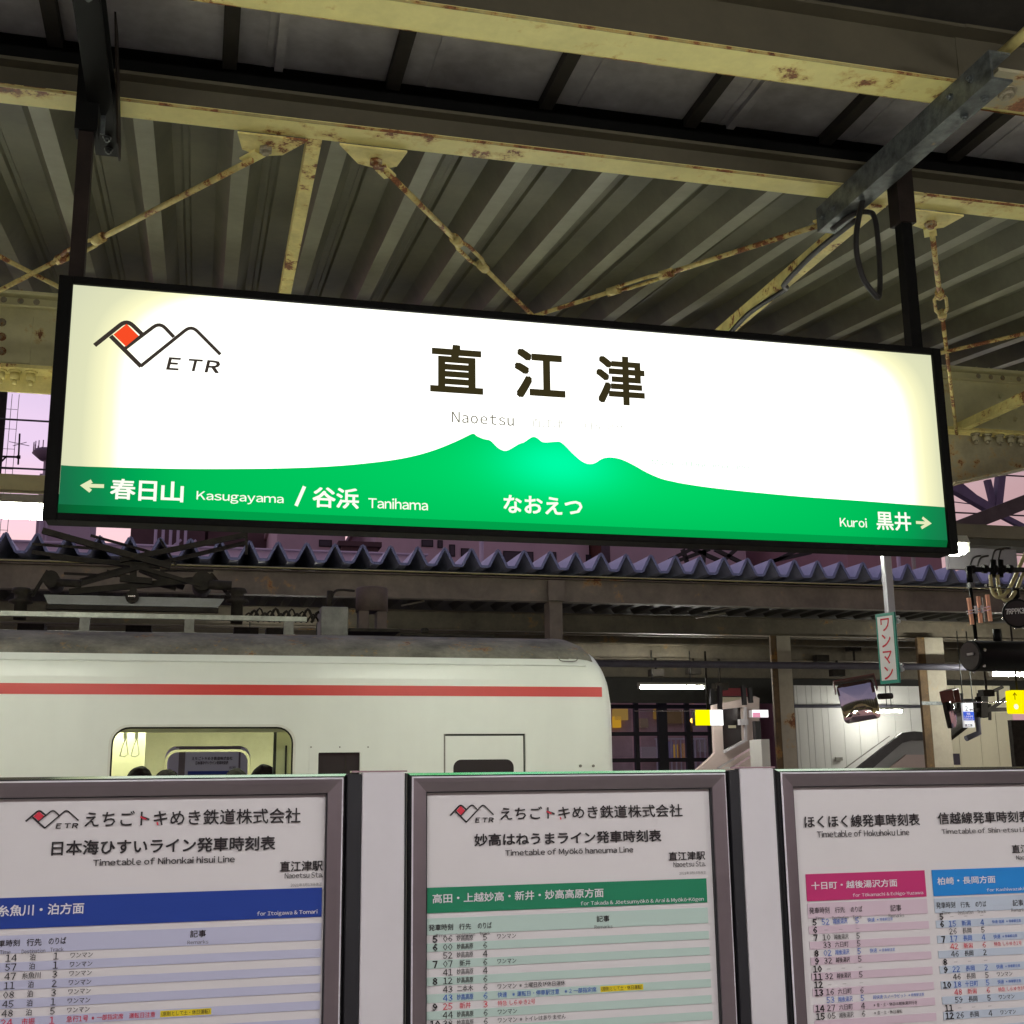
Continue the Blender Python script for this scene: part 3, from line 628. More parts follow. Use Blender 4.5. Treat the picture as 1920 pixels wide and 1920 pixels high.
class Print:
    def __init__(s): s.m = [MB() for _ in range(5)]
    def __call__(s, po): s.po = po; return s
    def px(s, c, t, tl, br, **k):
        mb = MB(); text_px(mb, t, tl, br, PY - .001, **k); mb.build('lettering', INKS[K[c]], s.po, fix=False)
    def line(s, c, t, x0, z0, x1, z1, **k):
        mb = MB(); text_xz(mb, t, x0, z0, x1, z1, PY - .001, **k); mb.build('lettering', INKS[K[c]], s.po, fix=False)
    def row(s, c, t, x, z, h, al='c', bold=.0, sx=1.0):
        a, f, ax0, ax1, ay0, ay1 = glyphs(t, bold, 1, 1.0)
        w = (ax1 - ax0) * h * 1.05 * sx
        x0 = x - w / 2 if al == 'c' else x
        hh = (ay1 - ay0) * h * 1.05; zc = z + ((ay0 + ay1) / 2 - .36) * h * 1.05
        text_xz(s.m[K[c]], t, x0, zc - hh / 2, x0 + w, zc + hh / 2, PY - .001, bold=bold, res=1)
        return x0 + w
    def done(s, po):
        for i, mb in enumerate(s.m):
            if mb.v: mb.build('small_print', INKS[i], po, fix=False)['kind'] = 'stuff'
def band(po, nm, tl, br, col, x0=None, x1=None):
    a = at(*tl, Y=PY) if tl else None; c = at(*br, Y=PY) if br else None
    X0 = a.x if x0 is None else x0; X1 = c.x if x1 is None else x1
    b = MB(); b.box((X0, PY, c.z), (X1, PY + .0015, a.z)); return b.build(nm, flat('print_' + nm, col, .45), po)
def stripes(po, X0, X1, col, n=13):
    b = MB(); z1 = at(600, 1730.7, Y=PY).z
    b.box((X0, PY + .0003, zrow(0)), (X1, PY + .0015, z1))
    for k in range(1, n * 2, 2): b.box((X0, PY + .0003, zrow(k + 1)), (X1, PY + .0015, zrow(k)))
    b.build('stripe_print', flat('stripe_tint', col, .45), po)
JUN = {}
def headers(P, off, c):
    for t, tl, br, cc, bo in c: P.px(cc, t, tl, br, bold=bo)
def rows(P, R, X, tint='k', small=.0115, remx=None, k0=0, cw=.82):
    for i, (hr, mi_, de, trk, rem, c) in enumerate(R):
        z = (zrow(i + k0) + zrow(i + k0 + 1)) / 2
        if hr: P.row('k', hr, X[0], z, .0185, bold=.03)
        dash = de == '—'
        if dash:
            for q in (1, 2, 3): P.row('g', '—', X[q], z, .009)
            continue
        if mi_: P.row(c, mi_, X[1], z, .0175, bold=.006)
        w = {1: .9, 2: .95, 3: .9, 4: .72}[len(de)]
        P.row(c, de, X[2], z, .0132 if len(de) < 4 else .0126, bold=.008, sx=w)
        P.row(c, trk, X[3], z, .0175, bold=.006)
        x = X[4]
        for t, cc, hh in rem:
            if cc == 'y':
                e0 = x + .004; hi = P.row('k', t, e0 + .002, z, .0095, 'l', sx=.85)
                JUN.setdefault('hl', []).append((e0, hi + .003, z)); x = hi
            else: x = P.row(cc, t, x, z, hh, 'l', sx=.92, bold=.006) + .006
WM = [('ワンマン', 'k', .012)]
def board_logo(po, a, c):
    k_, r_ = MB(), MB(); logo(k_, r_, a.x, c.z, c.x, a.z, PY - .001); o = k_.build('company_mark', m_ink, po, fix=False); r_.build('red_diamond', m_inkr, po, fix=False)
def red_tips(po, *segs):
    for a, c in segs:
        b = MB(); ribbon(b, [(at(*q, Y=PY).x, at(*q, Y=PY).z) for q in (a, c)], .0032, PY - .0018); b.build('red_stroke_tip', m_inkr, po, fix=False)
def left_rows(po, x0):
    P = Print()(po); X1 = at(604, 1664, Y=PY).x; X0 = x0 + .058
    band(po, 'band_print', (604, 1664), (602.6, 1718.7), (0.012, 0.045, 0.29), x0=X0, x1=X1); stripes(po, X0, X1, (0.49, 0.50, 0.66))
    bk, br_ = MB(), MB(); a, c = at(49.5, 1521, Y=PY), at(146.5, 1553.5, Y=PY); board_logo(po, a, c)
    P.px('k', 'えちごトキめき鉄道株式会社', (160, 1521.5), (563.5, 1543), bold=.011)
    red_tips(po, ((263, 1531.5), (274, 1536)), ((294.5, 1541.5), (296, 1547)))
    P.px('k', '日本海ひすいライン発車時刻表', (97.5, 1576.5), (516, 1594), bold=.022)
    P.px('k', 'Timetable of Nihonkai hisui Line', (175, 1611), (440, 1616.5), bold=.012)
    P.px('k', '直江津駅', (525, 1615), (605, 1632.5), bold=.016); P.px('k', 'Naoetsu Sta.', (534, 1637), (605.5, 1645), bold=.008); P.px('g', '2021年3月13日改正', (545, 1656.5), (604, 1661))
    P.px('w', '糸魚川・泊方面', (-4, 1697.5), (157, 1713), bold=.02); P.px('w', 'for Itoigawa & Tomari', (482, 1709.2), (595, 1715), bold=.01)
    headers(P, 0, [('発車時刻', (-17, 1763.5), (36.5, 1774), 'k', .01), ('Time', (0, 1781.5), (19.5, 1788.5), 'g', 0), ('行先', (50.3, 1760.5), (77.6, 1773), 'k', .01), ('Destination', (41, 1780), (84.6, 1786.5), 'g', 0), ('のりば', (91.7, 1758), (123.7, 1769.7), 'k', .01), ('Track', (94.3, 1776.5), (119, 1783.5), 'g', 0), ('記事', (356.8, 1744.5), (386, 1757), 'k', .01), ('Remarks', (351.5, 1763.5), (390.6, 1769), 'g', 0)])
    X = [at(2, 1800, Y=PY).x - .04, at(21, 1800, Y=PY).x, at(60.7, 1800, Y=PY).x, at(104.8, 1798, Y=PY).x, at(132, 1794, Y=PY).x]
    rows(P, [('5', '14', '泊', '1', WM, 'k'), ('6', '57', '泊', '1', WM, 'k'), ('', '47', '糸魚川', '3', WM, 'k'), ('7', '11', '泊', '2', WM, 'k'), ('8', '08', '泊', '3', WM, 'k'), ('', '45', '泊', '1', WM, 'k'), ('9', '48', '泊', '5', WM, 'k'),
             ('10', '24', '市振', '1', [('急行1号', 'r', .0125), ('※一部指定席　運転日注意', 'r', .011), ('(原則として土・休日運転)', 'y', 0)], 'r'), ('', '48', '泊', '1', WM, 'k')], X)
    fin(po, P)
def fin(po, P):
    if JUN.get('hl'):
        b = MB()
        for a, c, z in JUN['hl']: b.box((a, PY - .0002, z - .0062), (c, PY + .001, z + .0062))
        b.build('highlight_print', flat('yellow_highlight', (0.75, 0.60, 0.02), .5), po); JUN['hl'] = []
    P.done(po)
def mid_rows(po, x0):
    P = Print()(po); X0 = at(800.8, 1664.8, Y=PY).x; X1 = at(1326.3, 1690, Y=PY).x
    band(po, 'band_print', (800.8, 1664.8), (1326.3, 1692), (0.012, 0.21, 0.105), x0=X0, x1=X1); stripes(po, X0, X1, (0.47, 0.61, 0.56))
    a, c = at(844, 1510.5, Y=PY), at(925.5, 1542.5, Y=PY); board_logo(po, a, c)
    P.px('k', 'えちごトキめき鉄道株式会社', (938, 1513.5), (1280, 1531), bold=.011)
    red_tips(po, ((1024.5, 1521), (1033.5, 1525.5)), ((1050, 1532), (1051.5, 1536.5)))
    P.px('k', '妙高はねうまライン発車時刻表', (889.4, 1563.5), (1240.4, 1578), bold=.022)
    P.px('k', 'Timetable of Myōkō haneuma Line', (947.4, 1593.2), (1187.5, 1601), bold=.010)
    P.px('k', '直江津駅', (1253.4, 1597.4), (1322.4, 1612), bold=.016); P.px('k', 'Naoetsu Sta.', (1262.5, 1616.3), (1323, 1624), bold=.008); P.px('g', '2021年3月13日改正', (1273.7, 1634.6), (1323.7, 1638.6))
    a = at(811, 1677, Y=PY); c = at(1131.6, 1682, Y=PY)
    h0 = at(820, 1676.0, Y=PY).z; h1 = at(820, 1693.8, Y=PY).z
    P.line('w', '高田・上越妙高・新井・妙高高原方面', a.x, h1, c.x, h0, bold=.016)
    a = at(1088.6, 1700, Y=PY); c = at(1319.3, 1690, Y=PY); h0 = at(1300, 1682.0, Y=PY).z; h1 = at(1300, 1691.5, Y=PY).z
    P.line('w', 'for Takada & Jōetsumyōkō & Arai & Myōkō-Kōgen', a.x, h1, c.x, h0, bold=.008)
    headers(P, 0, [('発車時刻', (804, 1733.5), (849.5, 1744), 'k', .01), ('Time', (817.2, 1751), (836.5, 1757), 'g', 0), ('行先', (860.7, 1732), (883.4, 1742.4), 'k', .01), ('Destination', (854.7, 1750), (890.7, 1755), 'g', 0), ('のりば', (895.9, 1729.7), (922, 1740.5), 'k', .01), ('Track', (899, 1747), (919.3, 1752.7), 'g', 0), ('記事', (1118.5, 1717), (1142.8, 1728), 'k', .01), ('Remarks', (1114.6, 1734.5), (1148.5, 1740), 'g', 0)])
    X = [at(815.6, 1769, Y=PY).x, at(839.4, 1769, Y=PY).x, at(871.6, 1767, Y=PY).x, at(909.4, 1765, Y=PY).x, at(932, 1763, Y=PY).x]
    rows(P, [('5', '06', '妙高高原', '5', WM, 'k'), ('6', '00', '妙高高原', '6', [], 'k'), ('', '52', '妙高高原', '4', [], 'k'), ('7', '07', '新井', '6', WM, 'k'), ('', '41', '妙高高原', '4', [], 'k'), ('8', '12', '妙高高原', '6', [], 'k'),
             ('', '43', '二本木', '6', WM + [('※土曜日及び休日運休', 'k', .0112)], 'k'), ('', '43', '妙高高原', '6', [('快速　※運転日・停車駅注意　※2 一部指定席', 'b', .0115), ('(原則として土・休日運転)', 'y', 0)], 'b'),
             ('9', '25', '新井', '3', [('特急 しらゆき2号', 'r', .0115)], 'r'), ('', '44', '妙高高原', '6', WM, 'k'), ('10', '38', '妙高高原', '6', WM + [('※トイレはありません', 'k', .0112)], 'k')], X)
    fin(po, P)
def right_rows(po, x0):
    P = Print()(po); X0 = at(1510.5, 1639.3, Y=PY).x; X1 = at(1733.5, 1632, Y=PY).x; X2 = at(1747, 1631.7, Y=PY).x; X3 = X2 + X1 - X0
    za = at(1510.5, 1639.3, Y=PY).z; zb = at(1737, 1681, Y=PY).z
    band(po, 'band_print', (1510.5, 1639.3), (1737, 1681), (0.50, 0.03, 0.155), x0=X0, x1=X1); band(po, 'blue_band_print', (1510.5, 1639.3), (1737, 1681), (0.015, 0.23, 0.64), x0=X2, x1=X3)
    stripes(po, X0, X1, (0.62, 0.49, 0.57)); stripes(po, X2, X3, (0.49, 0.56, 0.66))
    P.px('k', 'ほくほく線発車時刻表', (1507.5, 1529.3), (1725.2, 1548), bold=.016); P.px('k', 'Timetable of Hokuhoku Line', (1531.6, 1558), (1705.3, 1566), bold=.008)
    P.px('k', '信越線発車時刻表', (1757.7, 1523.5), (1931.9, 1541.5), bold=.016); P.px('k', 'Timetable of Shin-etsu Line', (1765.3, 1554), (1935, 1559.5), bold=.008)
    P.px('k', '直江津駅', (1896.6, 1584), (1962, 1598), bold=.014); P.px('k', 'Naoetsu Sta.', (1905, 1604), (1962, 1610), bold=.008)
    X = [at(1527.4, 1735.5, Y=PY).x, at(1548, 1735, Y=PY).x, at(1575.6, 1734, Y=PY).x, at(1607.2, 1733, Y=PY).x, at(1626.7, 1731, Y=PY).x]
    d = at(1765.3, 1726.3, Y=PY).x - X[0]
    w = MB(); h1 = at(1525, 1653.5, Y=PY).z; h0 = at(1525, 1668, Y=PY).z
    P.line('w', '十日町・越後湯沢方面', at(1520.8, 1660, Y=PY).x, h0, at(1681.7, 1655, Y=PY).x, h1, bold=.016)
    P.line('w', '柏崎・長岡方面', at(1757, 1650, Y=PY).x, h0, at(1865.7, 1650, Y=PY).x, h1, bold=.016)
    k1 = at(1720, 1670.5, Y=PY).z; k0 = at(1720, 1678.5, Y=PY).z
    P.line('w', 'for Tōkamachi & Echigo-Yuzawa', at(1598.5, 1678, Y=PY).x, k0, at(1730.5, 1675, Y=PY).x, k1, bold=.008)
    P.line('w', 'for Kashiwazaki & Nagaoka', at(1850, 1672, Y=PY).x, k0, at(1966, 1670, Y=PY).x, k1, bold=.008)
    H = [('発車時刻', (1516.7, 1701.5), (1555.2, 1712.3), 'k', .008), ('Time', (1528, 1718.5), (1545, 1724.5), 'g', 0), ('行先', (1564.8, 1701), (1584.3, 1711), 'k', .008), ('Destination', (1560, 1717.5), (1590.7, 1723.5), 'g', 0), ('のりば', (1594.6, 1699.5), (1616.8, 1709.8), 'k', .008), ('Track', (1598, 1716), (1615.6, 1722), 'g', 0), ('記事', (1668.4, 1696.5), (1690, 1708), 'k', .008), ('Remarks', (1665.6, 1713), (1695, 1719), 'g', 0)]
    for t, tl, br, cc, bo in H:
        a, c = at(*tl, Y=PY), at(*br, Y=PY)
        for off in (0, d): P.line(cc, t, a.x + off, c.z, c.x + off, a.z, bold=bo)
    tb = [('※停車駅注意', 'b', .0075)]
    rows(P, [('5', '52', '越後湯沢', '5', [('快速', 'b', .0105)] + tb, 'b'), ('6', '', '—', '', [], 'k'), ('7', '10', '越後湯沢', '5', [], 'k'), ('', '33', '六日町', '5', [], 'k'), ('8', '02', '越後湯沢', '5', [('快速', 'b', .0105)] + tb, 'b'), ('9', '32', '越後湯沢', '5', [], 'k'), ('10', '', '—', '', [], 'k'),
             ('11', '32', '越後湯沢', '5', [], 'k'), ('12', '', '—', '', [], 'k'), ('13', '16', '六日町', '6', [], 'k'), ('', '53', '越後湯沢', '5', [('超快速 スノーラビット', 'b', .0092)] + tb, 'b'), ('14', '27', '六日町', '4', [('※金・土・休日は越後湯沢行き', 'k', .0088)], 'k'), ('15', '05', '越後湯沢', '6', [('※金・土・休日運転', 'k', .0088)], 'k')], X)
    X = [v + d for v in X]
    rows(P, [('5', '', '—', '', [], 'k'), ('6', '15', '新潟', '4', [('快速 信越', 'b', .0085), ('※停車駅注意', 'b', .0075)], 'b'), ('', '26', '長岡', '5', [], 'k'), ('7', '17', '長岡', '4', [('快速', 'b', .0105)] + tb, 'b'), ('', '42', '新潟', '6', [('特急 しらゆき1号', 'r', .0105)], 'r'), ('', '46', '長岡', '2', [], 'k'), ('8', '', '—', '', [], 'k'),
             ('9', '22', '長岡', '2', [('快速', 'b', .0105)] + tb, 'b'), ('', '46', '長岡', '5', WM, 'k'), ('10', '18', '十日町', '5', [('快速', 'b', .0095)] + tb, 'b'), ('', '48', '新潟', '6', [('特急 しらゆき3号', 'r', .0105)], 'r'), ('', '59', '長岡', '5', WM, 'k'), ('11', '', '—', '', [], 'k'), ('12', '26', '長岡', '4', WM, 'k')], X)
    fin(po, P)
XL = 0.336 - BW; XM = 0.474; XR = 1.384
timetable(XL, 'framed timetable with a dark blue heading band', left_rows)
timetable(XM, 'framed timetable with a green heading band, between two white panels', mid_rows)
timetable(XR, 'framed timetable with pink and light blue heading bands side by side', right_rows)
for i, (a, c, lab) in enumerate(((676, 762, 'narrow white panel between the blue headed and the green headed timetable'), (1387, 1456, 'narrow white panel between the green headed and the pink headed timetable'))):
    x0 = at(a, 1500, Y=BY0 - .006).x; x1 = at(c, 1500, Y=BY0 - .006).x
    t = thing('divider_panel', ((x0 + x1) / 2, BY0, 0), lab, 'panel', 'white panels between the timetable boards')
    b = MB(); b.box((x0 + .0035, BY0 - .006, .0), (x1 - .0035, BY0 + .03, FT + .002)); b.build('panel_face', m_boardw, t, bevel=.003)
    b = MB(); b.box(((XL, XM)[i] + BW + .0006, BY0 - .004, .0), (x0 + .003, BY0 + .03, FT - .001)); b.build('edge_strip', m_rubber, t, bevel=.003)
    b = MB(); b.box((x1 - .003, BY0 - .004, .0), (x1 + .0005, BY0 + .03, FT + .0)); b.build('edge_strip', m_rubber, t)
    b = MB(); b.box((x0 - .02, BY0 - .004, FT + .0025), (x1 + .002, BY0 + .03, FT + .006)); b.build('top_cap', m_alumb, t)

# ------------------------------------------------------------ fluorescent lamps on our platform
def lamp(x0, x1, y, z, label, group, tube=None, two=True, hz=.05, roof=3.8, w=.05, st=(.2, .2), rad=.016):
    t = thing('fluorescent_lamp', ((x0 + x1) / 2, y, z), label, 'lamp', group)
    b = MB(); b.prism([(y - w, z + .035), (y + w, z + .035), (y + w * .5, z + .035 + hz), (y - w * .5, z + .035 + hz)], 'x', x0 - .03, x1 + .03); b.build('housing', m_lamph, t)
    for dy in ((-w * .45, w * .45) if two else (0,)):
        b = MB(); b.tube([(x0, y + dy, z), (x1, y + dy, z)], rad, 12); b.build('tube', tube or m_tube, t)
        for xa, xb in ((x0 - .03, x0 - .001), (x1 + .001, x1 + .03)): b = MB(); b.box((xa, y + dy - .02, z - .02), (xb, y + dy + .02, z + .034)); b.build('socket', m_lamph, t)
    for xx in (x0 + st[0], x1 - st[1]):
        b = MB(); b.tube([(xx, y, z + .035 + hz), (xx, y, roof)], .008, 6); b.build('stem', m_galv, t)
    return t
lp = at(70, 957, Y=6.5)
G = 'fluorescent lamps hanging in line under the canopy edge'
lamp(lp.x - 1.15, lp.x + .09, 6.5, 2.965, 'bright twin fluorescent lamp behind the lower left corner of the name sign', G, st=(.15, .75), tube=m_tubew, rad=.034, w=.055)
lamp(1.15, 2.39, 6.5, 2.965, 'unseen fluorescent lamp added behind the middle of the name sign', G, tube=m_tubew, rad=.034, w=.055)  # unseen lamp, added between the seen ones to light the train side
lamp(at(1742, 1046, Y=6.5).x - 0.9, at(1803, 1036, Y=6.5).x, 6.5, 2.955, 'bright fluorescent lamp behind the lower right corner of the name sign', G, tube=m_tubew, rad=.034, w=.055)
dk = MB(); za_, zb_2 = at(40, 893, Y=6.5).z, at(40, 922, Y=6.5).z; dk.box((-4.0, 6.46, zb_2), (lp.x + .12, 6.54, za_)); tag(dk.build('cable_trunking', m_girder), 'olive cable trunking running just above the lamp at the left edge', 'trunking')
lamp(7.2, 8.4, 6.5, 2.965, 'added fluorescent lamp carrying on the canopy edge line, beyond the right border', G, tube=m_tubew, rad=.034, w=.055)  # unseen lamp carrying on the row, added to brighten the far columns
lamp(-4.6, -3.4, 6.5, 2.965, 'added fluorescent lamp carrying on the canopy edge line, beyond the left border', G, tube=m_tubew, rad=.034, w=.055)  # unseen lamp, added at the left end of the same row
G2 = 'fluorescent lamps hanging over the middle of the platform'
lamp(-1.7, -.5, 0.3, 2.95, 'fluorescent lamp over the platform above the viewer, left of three', G2, tube=m_tube2)
lamp(.8, 2.0, 0.3, 2.95, 'fluorescent lamp over the platform above the viewer, middle of three', G2, tube=m_tube2)
lamp(3.4, 4.6, 0.3, 2.95, 'fluorescent lamp over the platform above the viewer, right of three', G2, tube=m_tube2)

# ------------------------------------------------------------ train at the next track
TY0, TY1 = 8.5, 11.35
TZ = 2.30          # top of the flat side, the shoulder begins here
TX0, TXS, TXE = -13.0, 2.862, 2.945
train = thing('train_carriage', (-5, 9.9, 0), 'white train carriage with a red band and a pantograph on its grimy grey roof', 'train')
w0 = at(209, 1362, Y=TY0); w1 = at(552, 1362, Y=TY0)
WZ0, WZ1 = 1.12, w0.z
hole = rrect(w0.x, w1.x, WZ0, WZ1, .115, 6)
dw = [at(597, 1411, Y=TY0), at(675, 1411, Y=TY0)]
hole2 = rrect(dw[0].x, dw[1].x, 1.52, dw[0].z, .008, 2)
d0, d1, dz_ = at(832, 1376, Y=TY0).x, at(985, 1376, Y=TY0).x, at(835, 1376, Y=TY0).z
hole3 = [(d0, -.1), (d1, -.1), (d1, dz_), (d0, dz_)][::-1]
holes_far = []
prof = [(TZ, 0.0), (2.36, .006), (2.41, .018), (2.455, .038), (2.50, .085), (2.545, .16), (2.60, .30), (2.66, .55), (2.70, .90), (2.72, 1.425)]
def ring(x, k, ins):      # half ring from the near side to the far side
    pts = [(x, TY0 + ins, -.25)] + [(x, TY0 + dy + ins * max(0, 1 - dy), -.25 + (z + .25) * k if False else (z if z < 1.9 else 1.9 + (z - 1.9) * k)) for z, dy in prof]
    return pts + [(x, TY0 + TY1 - p[1], p[2]) for p in pts[::-1][1:]]
secs = [(TXS, 1.0, 0), (TXS + .012, .985, .003), (TXS + .035, .945, .010), (TXS + .055, .88, .022), (TXS + .072, .78, .045), (TXS + .083, .60, .08)]
secs[0] = (2.60, 1.0, 0)
secs = [(2.62, 1.0, 0), (2.74, .99, 0), (2.80, .955, .002), (2.85, .90, .006), (2.885, .82, .014), (2.915, .70, .028), (2.935, .52, .05), (2.943, .30, .08)]
b = MB()
# side skin with openings, and the plain far side with a window
plate(b, [(TX0, -.25), (2.62, -.25), (2.62, TZ), (TX0, TZ)], [hole, hole2, hole3], TY0, TY0 + .03)
fw0, fw1 = at(315, 1400, Y=11.3), at(470, 1400, Y=11.3)
fhole = rrect(fw0.x - .02, fw1.x, 1.05, at(390, 1399, Y=11.3).z, .10, 6)
plate(b, [(TX0, -.25), (2.62, -.25), (2.62, TZ), (TX0, TZ)], [fhole], TY1 - .03, TY1, 0)
b.box((TX0, TY0, -.6), (2.62, TY1, -.25)); b.box((TX0, TY0 + .03, -.25), (TX0 + .05, TY1 - .03, TZ))
b.build('car_body', m_train, train)
b = MB(); R = [ring(*s) for s in secs]; n = len(R[0]); o = 0
for r in R: b.v += r
for i in range(len(R) - 1):
    for k in range(n - 1): b.quad([i * n + k, i * n + k + 1, (i + 1) * n + k + 1, (i + 1) * n + k], 0, True)
b.quad([(len(R) - 1) * n + k for k in range(n)]); b.build('car_end', m_train, train)
# shoulder (white) and roof (grimy)
b = MB(); P_ = prof[:4]
for s_, i0, i1 in ((0, 0, 4), (1, 4, 99)): pass
def roofstrip(pr, x0, x1, nm, mt, z_add=0.0, sides=True):
    b = MB(); L = [(TY0 + dy, z + z_add) for z, dy in pr]; L2 = [(TY0 + TY1 - y, z) for y, z in L[::-1]]
    for seq in ([L + L2[1:]] if sides is True else [L, L2]):
        m = len(seq); o = len(b.v)
        b.v += [(x0, y, z) for y, z in seq] + [(x1, y, z) for y, z in seq]
        for i in range(m - 1): b.quad([o + i, o + i + 1, o + m + i + 1, o + m + i], 0, True)
    return b.build(nm, mt, train, fix=False)
roofstrip(prof[:4], TX0, 2.62, 'shoulder_panel', m_train, sides=False)
roofstrip(prof[3:], TX0, 2.62, 'roof', m_troof, 0.0)
b = MB(); # dark roof coating carried over the end dome
R2 = [[(x, TY0 + dy + ins * max(0, 1 - dy), (z if z < 1.9 else 1.9 + (z - 1.9) * k) + .004) for z, dy in prof[3:]] for x, k, ins in [(2.60, 1, 0), (2.70, .995, 0), (2.76, .98, .001), (2.80, .957, .002)]]
R2 = [r + [(p[0], TY0 + TY1 - p[1], p[2]) for p in r[::-1][1:]] for r in R2]; n = len(R2[0])
for r in R2: b.v += [(p[0], p[1] - (.003 if p[1] < 9 else 0), p[2]) for p in r]
for i in range(3):
    for k in range(n - 1): b.quad([i * n + k, i * n + k + 1, (i + 1) * n + k + 1, (i + 1) * n + k], 0, True)
b.build('roof_end', m_troof, train, fix=False)
b = MB(); b.tube([(TX0, TY0 + .014, 2.405), (2.74, TY0 + .014, 2.405)], .0045, 6); b.build('rain_gutter', m_train, train)
b = MB(); z1 = at(500, 1284, Y=TY0).z; z0 = at(500, 1303.5, Y=TY0).z; b.box((TX0, TY0 - .003, z0), (2.62, TY0 - .0002, z1)); b.build('red_band', m_red, train)
b = MB(); b.box((2.62, TY0 - .003, z0), (2.853, TY0 + .0015, z1)); b.build('red_band', m_red, train)
# lamp bracket notch near the end
b = MB(); q = at(1066, 1240, Y=TY0); b.tube(smooth([(q.x - .07, TY0 + .012, q.z + .035), (q.x - .06, TY0 + .004, q.z + .006), (q.x, TY0 - .001, q.z), (q.x + .06, TY0 + .004, q.z + .006), (q.x + .07, TY0 + .012, q.z + .035)], 4), .004, 6); b.build('lifting_lug_cover', m_tgrey, train)
b = MB()
for px in (1088, 1112): q = at(px, 1436, Y=TY0); b.tube([(q.x, TY0, q.z), (q.x, TY0 - .012, q.z)], .010, 8)
b.build('handrail_mount', m_tgrey, train)
b = MB(); q = at(1157, 1360, Y=9.0); b.box((2.955, 8.75, .0), (2.985, 8.78, q.z)); b.build('end_handrail', m_trainend, train); b = MB(); b.box((2.99, 8.8, 0), (3.02, 9.2, q.z - .12)); b.build('gangway_shield', m_boardw, train)
# window: frame, glass
b = MB(); plate(b, rrect(w0.x - .012, w1.x + .012, WZ0 - .012, WZ1 + .012, .125, 6), [rrect(w0.x + .004, w1.x - .004, WZ0 + .004, WZ1 - .004, .111, 6)], TY0 - .004, TY0 + .02); wf = b.build('window', m_trainend, train)
b = MB(); plate(b, rrect(w0.x + .002, w1.x - .002, WZ0 + .002, WZ1 - .002, .113, 6), [], TY0 + .022, TY0 + .026); b.build('pane', m_glass, wf)
b = MB(); plate(b, rrect(w0.x + .002, w1.x - .002, WZ0 + .002, WZ1 - .002, .113, 6), [rrect(w0.x + .014, w1.x - .014, WZ0 + .014, WZ1 - .014, .10, 6)], TY0 + .0262, TY0 + .034); b.build('seal', m_groove, wf)
b = MB(); plate(b, rrect(fw0.x - .02, fw1.x, 1.05, fhole[3][1], .10, 6), [rrect(fw0.x, fw1.x - .02, 1.07, fhole[3][1] - .02, .09, 6)], TY1 - .05, TY1 - .031); b.build('window', m_yel_in, train)
# destination display and door
b = MB(); e0, e1 = at(580, 1400, Y=TY0), at(693, 1400, Y=TY0)
plate(b, [(e0.x, 1.3), (e1.x, 1.3), (e1.x, e0.z + .005), (e0.x, e0.z + .005)], [hole2], TY0 - .005, TY0 - .0003); dd = b.build('display_frame', m_train, train)
for px in (583, 637, 690): q = at(px, 1400, Y=TY0); bolt(dd, (q.x, TY0 - .005, q.z - .003), (0, -1, 0), .004, .003, m_tgrey)
b = MB(); b.box((dw[0].x - .01, TY0 + .032, 1.5), (dw[1].x + .01, TY0 + .05, dw[0].z + .01)); b.build('destination_display', m_dglass, train)
b = MB(); b.box((dw[0].x + .185, TY0 + .028, 1.5), (dw[0].x + .19, TY0 + .0315, dw[0].z)); b.build('display_divider', m_tdark, train)
b = MB(); b.box((d0 + .012, TY0 + .012, -.1), (d1 - .014, TY0 + .05, dz_ - .014)); dl = b.build('door_leaf', m_train, train)
dwin = [at(850, 1424.5, Y=TY0 + .01), at(963, 1424.5, Y=TY0 + .01)]
b = MB(); plate(b, rrect(dwin[0].x, dwin[1].x, .95, dwin[0].z, .055, 6), [], TY0 + .008, TY0 + .0118); b.build('door_window', m_dglass, dl)
b = MB(); b.box((d0, TY0 + .004, -.1), (d0 + .0118, TY0 + .03, dz_)); b.build('door_post', m_tgrey, train)
b = MB(); b.box((d0, TY0 + .02, dz_ - .0135), (d1, TY0 + .03, dz_)); b.box((d1 - .0135, TY0 + .02, -.1), (d1, TY0 + .03, dz_ - .014)); b.build('door_seal', m_groove, train)
# inside
b = MB(); b.box((TX0, TY0 + .05, .0), (2.4, TY1 - .05, .02)); b.build('interior_floor', m_tgrey, train)
b = MB(); b.box((TX0, TY0 + .05, 2.21), (2.4, TY1 - .05, 2.23)); b.build('interior_ceiling', m_yel_in, train)
b = MB(); plate(b, [(-3.5, .02), (2.2, .02), (2.2, 2.20), (-3.5, 2.20)], [fhole], TY1 - .08, TY1 - .055); b.build('interior_wall', m_olive_in, train)
b = MB(); b.box((w0.x - .02, 8.56, WZ1 - .035), (w1.x + .02, 8.62, WZ1 + .02)); b.build('blind_box', m_yel_in, train)
q = at(519, 1400, Y=8.8); b = MB(); b.box((q.x, 8.8, .1), (at(543, 1400, Y=8.8).x, 8.84, 2.1)); b.build('window_pillar', m_yel_in, train); b = MB(); b.box((q.x - .022, 8.81, .1), (q.x - .002, 8.83, 2.1)); b.build('pillar_dark_strip', m_groove, train)  # dark upright strip beside the window pillar
b = MB(); q = at(535, 1400, Y=8.79); b.box((q.x, 8.785, .1), (q.x + .012, 8.798, WZ1 - .12)); b.build('pillar_slot', m_groove, train)
q = at(272, 1400, Y=9.9); b = MB(); b.box((q.x - 1.2, 9.9, .03), (q.x, 9.93, 2.2)); b.build('partition', m_yel_in, train)
m_strap = PM('pale_strap', (.86, .84, .66), .1, 5, .5, bump=0)
q = at(517, 1400, Y=9.2); b = MB(); b.box((q.x, 9.2, .03), (q.x + .5, 9.23, 2.2)); b.build('partition', m_yel_in, train)
